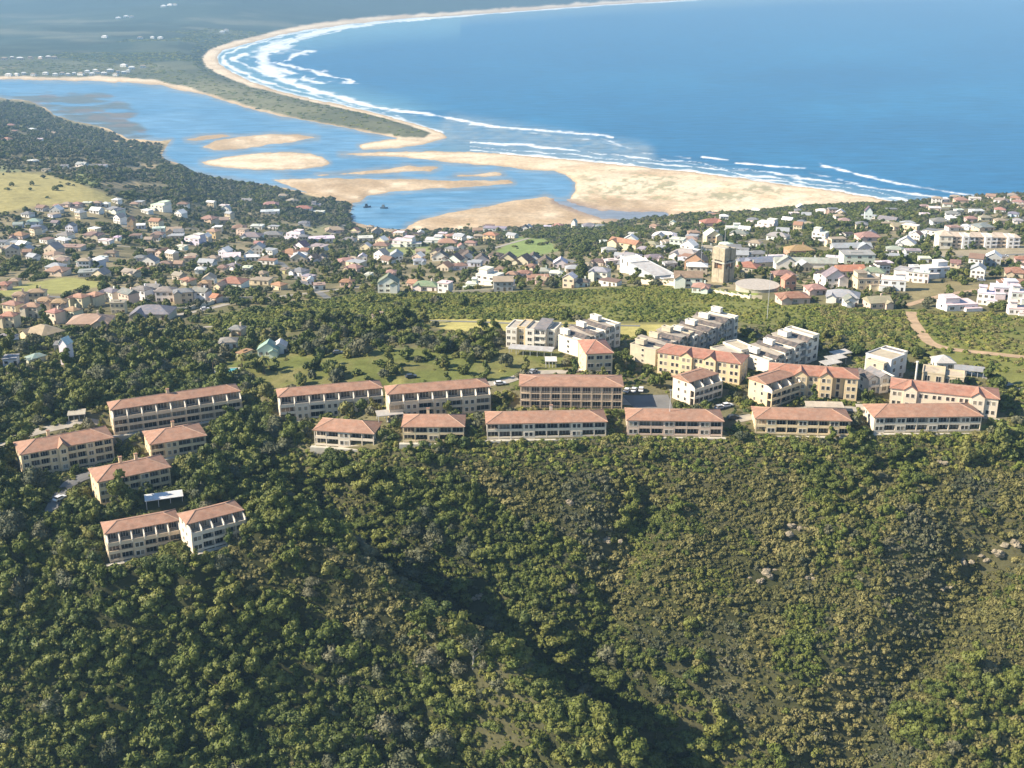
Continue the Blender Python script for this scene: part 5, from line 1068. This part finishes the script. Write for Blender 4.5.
# hedges and trees planted along the blocks
r = random.Random(77); hb, ht = [], []
for (ax, ay, rz, Lf, dp, st) in APTS:
    c, s = math.cos(rz), math.sin(rz); u = -3.0
    while u < Lf+3:
        for vv in ((-2.6, -4.6) if st == 3 else (-2.4,)):
            if r.random() < (.85 if st == 3 else .6): v = vv+r.uniform(-.6, .6); q = r.uniform(.7, 1.75) if st == 3 else r.uniform(.5, .95); hb.append((ax+u*c-v*s, ay+u*s+v*c, q, q*r.uniform(.8, 1.25), r.randrange(4)))
        if st == 3 and r.random() < .16: v = -r.uniform(3.5, 6); q = r.uniform(1.6, 2.5); ht.append((ax+u*c-v*s, ay+u*s+v*c, q, q*r.uniform(1, 1.4), r.randrange(5)))
        u += r.uniform(1.3, 2.4)
    for u0 in (-3.4, Lf+3.4, -5.5, Lf+5.5):
        for k in range(4):
            if r.random() < .6: u = u0+r.uniform(-.8, .8); v = -2+k*(dp+4)/3.5+r.uniform(-1, 1); q = r.uniform(1.1, 2.4); ht.append((ax+u*c-v*s, ay+u*s+v*c, q, q*r.uniform(.9, 1.4), r.randrange(5)))
for kind_, l_ in (('bush', hb), ('garden', ht)):
    a_ = np.array(l_); ok = clear_of(a_[:, 0], a_[:, 1], a_[:, 2]*.35); a_ = a_[ok]; put(kind_, a_[:, 0], a_[:, 1], a_[:, 2], a_[:, 3], a_[:, 4], np.random.default_rng(5).random(len(a_))*6.28, .1)
# the green belt of scrub
X, Y, r = grid_pts(-420, 460, 440, 720, 2.5, 105); Z = ground_z(X, Y); px_, py_ = chart(X, Y, Z); belt = inpoly(px_, py_, BELT); n_ = fbm(X/22, Y/24, 231, 3); right = sstep(780, 940, px_)
rad = .8+r.random(len(X))*1.0+np.clip(n_, -.1, .3)*2.6*(1-right*.7)+.4*(px_ < 480); gold = inpoly(px_, py_, GOLDS)
ok = belt & ~gold & (r.random(len(X)) < np.where(n_ > -.12, .9, .45)-right*.25); ok &= clear_of(X, Y, rad*.6); X, Y, rad, n_, px_ = X[ok], Y[ok], np.clip(rad[ok], .7, 3.4), n_[ok], px_[ok]
put('bush', X, Y, rad, rad*(.8+.4*r.random(len(X))), np.where((n_ > .12) & (r.random(len(X)) < .35), 2, np.where((px_ > 820) & (r.random(len(X)) < .45), 3, r.integers(0, 2, len(X)))), r.random(len(X))*6.28)
# the town and the wooded banks
DENSE = [[(-400, 100), (20, 104), (70, 124), (110, 135), (165, 152), (160, 162), (120, 160), (60, 158), (-400, 165)], [(120, 160), (166, 160), (230, 180), (345, 203), (354, 214), (353, 232), (300, 222), (230, 205), (130, 198), (75, 172)],
  [(525, 232), (545, 226), (640, 228), (650, 236), (600, 254), (560, 252), (530, 245)], [(685, 212), (760, 208), (930, 206), (935, 214), (910, 228), (860, 238), (780, 234), (700, 226)],
  [(85, 245), (150, 240), (170, 282), (110, 274), (60, 285), (0, 290), (0, 262)], [(60, 218), (140, 214), (140, 240), (60, 232)], [(700, 232), (740, 230), (745, 245), (700, 248)], [(880, 262), (930, 260), (980, 268), (980, 282), (900, 280)], [(200, 318), (300, 303), (300, 340), (200, 340)], [(640, 246), (700, 246), (700, 254), (650, 258)]]
X, Y, r = grid_pts(-1250, 900, 560, 2900, 6.4, 106); k = (np.abs(X) < .62*Y) & ((Y < 1660) | (X < -300)); X, Y = X[k], Y[k]; Z = ground_z(X, Y); px_, py_ = chart(X, Y, Z)
dense = np.zeros(len(X), bool)
for d in DENSE: dense |= inpoly(px_, py_, d)
n_ = fbm(X/45, Y/45, 241, 3); p = np.where(dense, np.where(px_ < 180, np.clip(.42+n_*2.2, .08, .85), .78), np.clip(.50+n_*1.5, .1, .9))
for poly in (GOLDF, [(-200, 296), (0, 291), (30, 282), (65, 277), (112, 284), (70, 292), (20, 297)], [(488, 256), (505, 245), (520, 237), (545, 239), (562, 250), (530, 258)], [(378, 247), (430, 246), (430, 255), (382, 257)], [(905, 287), (950, 281), (990, 285), (960, 297), (915, 301)], [(935, 252), (1100, 244), (1100, 260), (940, 259)], [(300, 232), (330, 222), (333, 232), (318, 238)], [(120, 166), (155, 164), (160, 170), (130, 173)], [(100, 183), (135, 181), (145, 187), (115, 188)]): p = np.where(inpoly(px_, py_, poly), .03, p)
p = np.where(inpoly(px_, py_, BELT), np.where(px_ < 480, .10, .0), p); p = np.where(inpoly(px_, py_, GOLDS), 0, p); ml_ = np.full(len(X), -9.0); lo_ = Z < 3.2; c0 = chart(X[lo_], Y[lo_], 0.0); ml_[lo_] = sdist(c0[0], c0[1], MAINL); p = np.where(lo_, np.where(ml_ > np.where(px_ < 175, 3.5, 2.2), np.where(px_ < 175, .4, .75), 0), p)
fr_ = Y > 1750; c1 = chart(X[fr_], Y[fr_], 0.0); q1 = sdist(c1[0], c1[1], FARLAND) > -2; p[np.where(fr_)[0][q1]] = 0
rad = np.where(dense, 2.8+r.random(len(X))*2.6, 1.3+r.random(len(X))**1.5*2.5)*np.where(dense, .82, 1)*np.where(Y > 1500, 1.25, 1); ok = r.random(len(X)) < p; ok &= clear_of(X, Y, rad*1.1)
X, Y, rad, dense = X[ok], Y[ok], rad[ok], dense[ok]
idx = r.integers(0, 5, len(X)); idx = np.where(dense & (r.random(len(X)) < .5), 3, idx); idx = np.where(((idx == 2) & (Y > 1000)) | ((Y > 1350) & (r.random(len(X)) < .4)), 4, idx)
put('garden', X, Y, rad, rad*(.8+.4*r.random(len(X))), idx, r.random(len(X))*6.28, .1)
# dune plants on the spit and woods on the far land
X, Y, r = grid_pts(-1500, 300, 1900, 5200, 17, 107); cx_, cy_ = chart(X, Y, 0.0); v_ = sdist(cx_, cy_, SPITVEG); ok = (v_ > .6) & (cx_ > -150) & (cx_ < 560)
ok &= np.where((cx_ > 205) | (v_ < 12), r.random(len(X)) < .55, (fbm(X/300, Y/300, 251, 3) > .03) & (r.random(len(X)) < .75)); ok &= clear_of(X, Y, np.full(len(X), 6.0)); X, Y = X[ok], Y[ok]
rad = 4+r.random(len(X))*5+np.clip(Y-2800, 0, 2000)/500; put('coast', X, Y, rad, rad*.5, r.integers(0, 3, len(X)), r.random(len(X))*6.28, .3)

LBL = dict(forest=("forest_tree", "tree", "trees of the valley forest", ["dark round-crowned broadleaf tree in the dense valley forest", "deep green spreading tree in the dense valley forest", "tall narrow-crowned tree rising in the valley forest", "flat-topped dark tree in the valley forest", "grey-green open-crowned tree in the valley forest", "fresh green bushy tree in the woods by the terraces"], CR_F),
  shrub=("hillside_shrub", "shrub", "shrubs on the sunny slope", ["olive-green rounded shrub on the dry sunny slope", "low olive shrub on the dry sunny slope", "greyish dry shrub on the sunny slope", "dark green shrub on the sunny slope"], CR_S),
  garden=("garden_tree", "tree", "trees among the houses", ["mid-green rounded tree among the houses and lawns", "full-crowned green tree among the houses and lawns", "tall oval green tree among the houses and lawns", "dark bushy tree among the houses and lawns", "grey-green spreading tree among the houses and lawns"], CR_G),
  bush=("green_bush", "bush", "bushes of the green belt", ["bright green bush in the scrub belt or beside the blocks", "yellow-green bush in the scrub belt or beside the blocks", "dark green bush in the scrub belt or beside the blocks", "olive bush in the scrub belt or beside the blocks"], CR_B))
STUFFN = dict(forest="forest", shrub="hillside_scrub", garden="town_greenery", bush="green_scrub", coast="coastal_scrub")
def scatter(name, A, protos):
    """one object of many plants: each point carries a copy of one of the crowns"""
    me = bpy.data.meshes.new(name); me.vertices.add(len(A)); me.vertices.foreach_set("co", A[:, :3].astype(np.float32).ravel())
    def att(n, t, d):
        a = me.attributes.new(n, t, 'POINT'); a.data.foreach_set("vector" if t == 'FLOAT_VECTOR' else "value", d.ravel())
    att("size", 'FLOAT_VECTOR', np.stack([A[:, 3], A[:, 3]*A[:, 7], A[:, 4]], 1).astype(np.float32)); rt = np.zeros((len(A), 3), np.float32); rt[:, 2] = A[:, 6]; att("turn", 'FLOAT_VECTOR', rt); att("pick", 'INT', A[:, 5].astype(np.int32))
    o = bpy.data.objects.new(name, me); COL.objects.link(o); ng = bpy.data.node_groups.new(name, 'GeometryNodeTree')
    ng.interface.new_socket("Geometry", in_out='INPUT', socket_type='NodeSocketGeometry'); ng.interface.new_socket("Geometry", in_out='OUTPUT', socket_type='NodeSocketGeometry')
    N = ng.nodes; L = ng.links; gi = N.new("NodeGroupInput"); go = N.new("NodeGroupOutput"); ip = N.new("GeometryNodeInstanceOnPoints"); g2i = N.new("GeometryNodeJoinGeometry")
    for po in reversed(protos):
        oi = N.new("GeometryNodeObjectInfo"); oi.inputs["Object"].default_value = po; oi.inputs["As Instance"].default_value = True; L.new(oi.outputs["Geometry"], g2i.inputs[0])
    ip.inputs["Pick Instance"].default_value = True; L.new(gi.outputs[0], ip.inputs["Points"]); L.new(g2i.outputs[0], ip.inputs["Instance"])
    for nm, ty, so_ in (("size", 'FLOAT_VECTOR', "Scale"), ("turn", 'FLOAT_VECTOR', "Rotation"), ("pick", 'INT', "Instance Index")):
        na = N.new("GeometryNodeInputNamedAttribute"); na.data_type = ty; na.inputs["Name"].default_value = nm; L.new(na.outputs["Attribute"], ip.inputs[so_])
    L.new(ip.outputs[0], go.inputs[0]); mo = o.modifiers.new("plants", 'NODES'); mo.node_group = ng; tag(o, kind="stuff"); return o
PROTO = {}
for kind, parts in SETS.items():
    A = np.concatenate(parts); px_, py_ = chart(A[:, 0], A[:, 1], A[:, 2]+A[:, 4]*.6); infr = (px_ > -2) & (px_ < 1026) & (py_ > 0) & (py_ < 772)
    if kind == 'coast': scatter(STUFFN[kind], A, PROTO['bush'][:3]); continue
    name, cat, grp, labs, meshes = LBL[kind]; dist = np.hypot(A[:, 1], CAMH-A[:, 2]); score = np.where(infr, A[:, 3]/dist, -1)
    order = np.argsort(-score)[:300]; chosen = np.zeros(len(A), bool); chosen[order] = True; first = {}
    for i in order:
        x, y, z, rr_, hh, k, rot, asp = A[i]; k = int(k)
        if kind in ('forest', 'garden'):
            t = tag(empty(name, (x, y, z), rot), labs[k], cat, grp); s = (rr_, rr_*asp, hh); c = link('crown', meshes[k], t, (0, 0, hh*.12), 0, s)
            link('trunk', TRUNKS[int(i) % 3], t, (0, 0, 0), 0, (rr_, rr_, hh*1.15))
        else: c = tag(link(name, meshes[k], None, (x, y, z), rot, (rr_, rr_*asp, hh)), labs[k], cat, grp)
        first.setdefault(k, c)
    for k in range(len(meshes)):
        if k not in first:
            j = [q for q in np.where(infr)[0] if not chosen[q]][k]; x, y, z, rr_, hh, _, rot, asp = A[j]; chosen[j] = True
            first[k] = tag(link(name, meshes[k], None, (x, y, z), rot, (rr_, rr_, hh)), labs[k], cat, grp)
    PROTO[kind] = [first[k] for k in range(len(meshes))]
    scatter(STUFFN[kind], A[~chosen], PROTO[kind])
    print(kind, len(A))
# single trees one can pick out
def palm(px_, py_, h, label):
    x, y, z = at(px_, py_); t = tag(empty("palm_tree", (x, y, z)), label, "palm", "palms"); MB().tube((0, 0, -1), (.3, 0, h*.5), .28, .2, 7).tube((.3, 0, h*.5), (.4, .1, h), .2, .17, 7).build('trunk', M_BARK, t); mb = MB(); r = random.Random(px_)
    for k in range(26):
        a = k*2.4; e = r.uniform(-.5, 1.0); P0 = Vector((.4, .1, h)); pts = [P0]
        for q in range(1, 5): pts.append(P0+Vector((math.cos(a)*q*.62, math.sin(a)*q*.62, (e*q*.5-.11*q*q))))
        sd = Vector((-math.sin(a), math.cos(a), 0)); vs = []
        for q, p in enumerate(pts): wq = (.1, .42, .46, .34, .04)[q]; vs += [p-sd*wq+Vector((0, 0, -.15)), p, p+sd*wq+Vector((0, 0, -.15))]
        mb.add(vs, [(q*3+j, q*3+j+1, q*3+j+4, q*3+j+3) for q in range(4) for j in (0, 1)])
    mb.build('crown', M_L3, t)
palm(242, 376, 9, "tall palm beside the pale green-roofed cottages"); palm(213, 373, 8, "shorter palm left of the pale green-roofed cottages"); palm(264, 374, 7, "leaning palm on the lawn corner by the long terraced block"); palm(468, 235, 13, "lone tall palm standing against the sand flat")
x, y, z = at(582, 276); t = tag(empty("conifer_tree", (x, y, z)), "dark pyramid-shaped conifer among the pale roofs at the scrub edge", "conifer"); MB().tube((0, 0, -1), (0, 0, 4), .4, .3, 7).build('trunk', M_BARK, t)
link('crown', crown_mesh("conifer_crown", M_L1, 77, [(0, 0, .25+.26*k, .62*(1-k/9.5)) for k in range(9)], .10, 900), t, (0, 0, 1), 0, (7.5, 7.5, 4.6))
x, y, z = at(473, 668); t = tag(empty("bare_tree", (x, y, z)), "pale thinly-leaved tree standing out of the shaded ravine", "tree"); mb = MB(); mb.tube((0, 0, -1), (.3, 0, 6), .32, .22, 7); r = random.Random(5); tips = []
for k in range(11):
    a = k*2.4; h0 = 3.5+k*.45; e = Vector((math.cos(a)*2.6*(1-k*.03), math.sin(a)*2.6*(1-k*.03), h0+2.2)); mb.tube((.25, 0, h0), e, .11, .05, 5); tips.append(e)
    for q in range(3): d = Vector((r.uniform(-1, 1), r.uniform(-1, 1), r.uniform(.2, 1.2))); mb.tube(e, e+d, .05, .02, 4); tips.append(e+d)
mb.build('trunk', M_DEAD, t); link('crown', crown_mesh("thin_crown", M_L5, 79, [(e.x, e.y, e.z, .75) for e in tips], .26, 900, core=.2), t)
# outcrops
for i, (px_, py_, r_) in enumerate(ROCKS):
    x, y, z = at(px_, py_); q = np.random.default_rng(300+i); mb = MB(); sv, sf = sphere_np(10, 7)
    for k in range(5):
        c = q.normal(size=3)*np.array([r_*.5, r_*.4, .2*r_]); rad = r_*q.uniform(.22, .42); P_ = sv*rad*np.array([1.15, .9, .75])*(1+.22*q.normal(size=(len(sv), 1)))+c+np.array([0, -.4, .1*r_]); mb.add(P_.tolist(), sf)
    o = mb.build("rock_outcrop", M_ROCK); o.location = (x, y, z); nm = ["biggest cream rock outcrop in the middle of the dry slope", "small cream rock left of the biggest outcrop", "flat pale rock above the biggest outcrop", "little pale rock at the right of the flat one", "grey rock by the dark bush below the flat rock", "tan outcrop on the far right slope, lower part", "long tan outcrop at the right edge of the slope", "highest of the right-edge tan rocks", "tan rock between the right-edge outcrops", "small tan rock under the right-edge outcrops", "pale rock high on the upper middle slope", "grey-pink rock on the gully side", "reddish rock face at the ravine's bend", "small pale rock just below the slope edge", "little rock left of the right-edge outcrops"][i]; tag(o, nm, "rock", "rock outcrops")
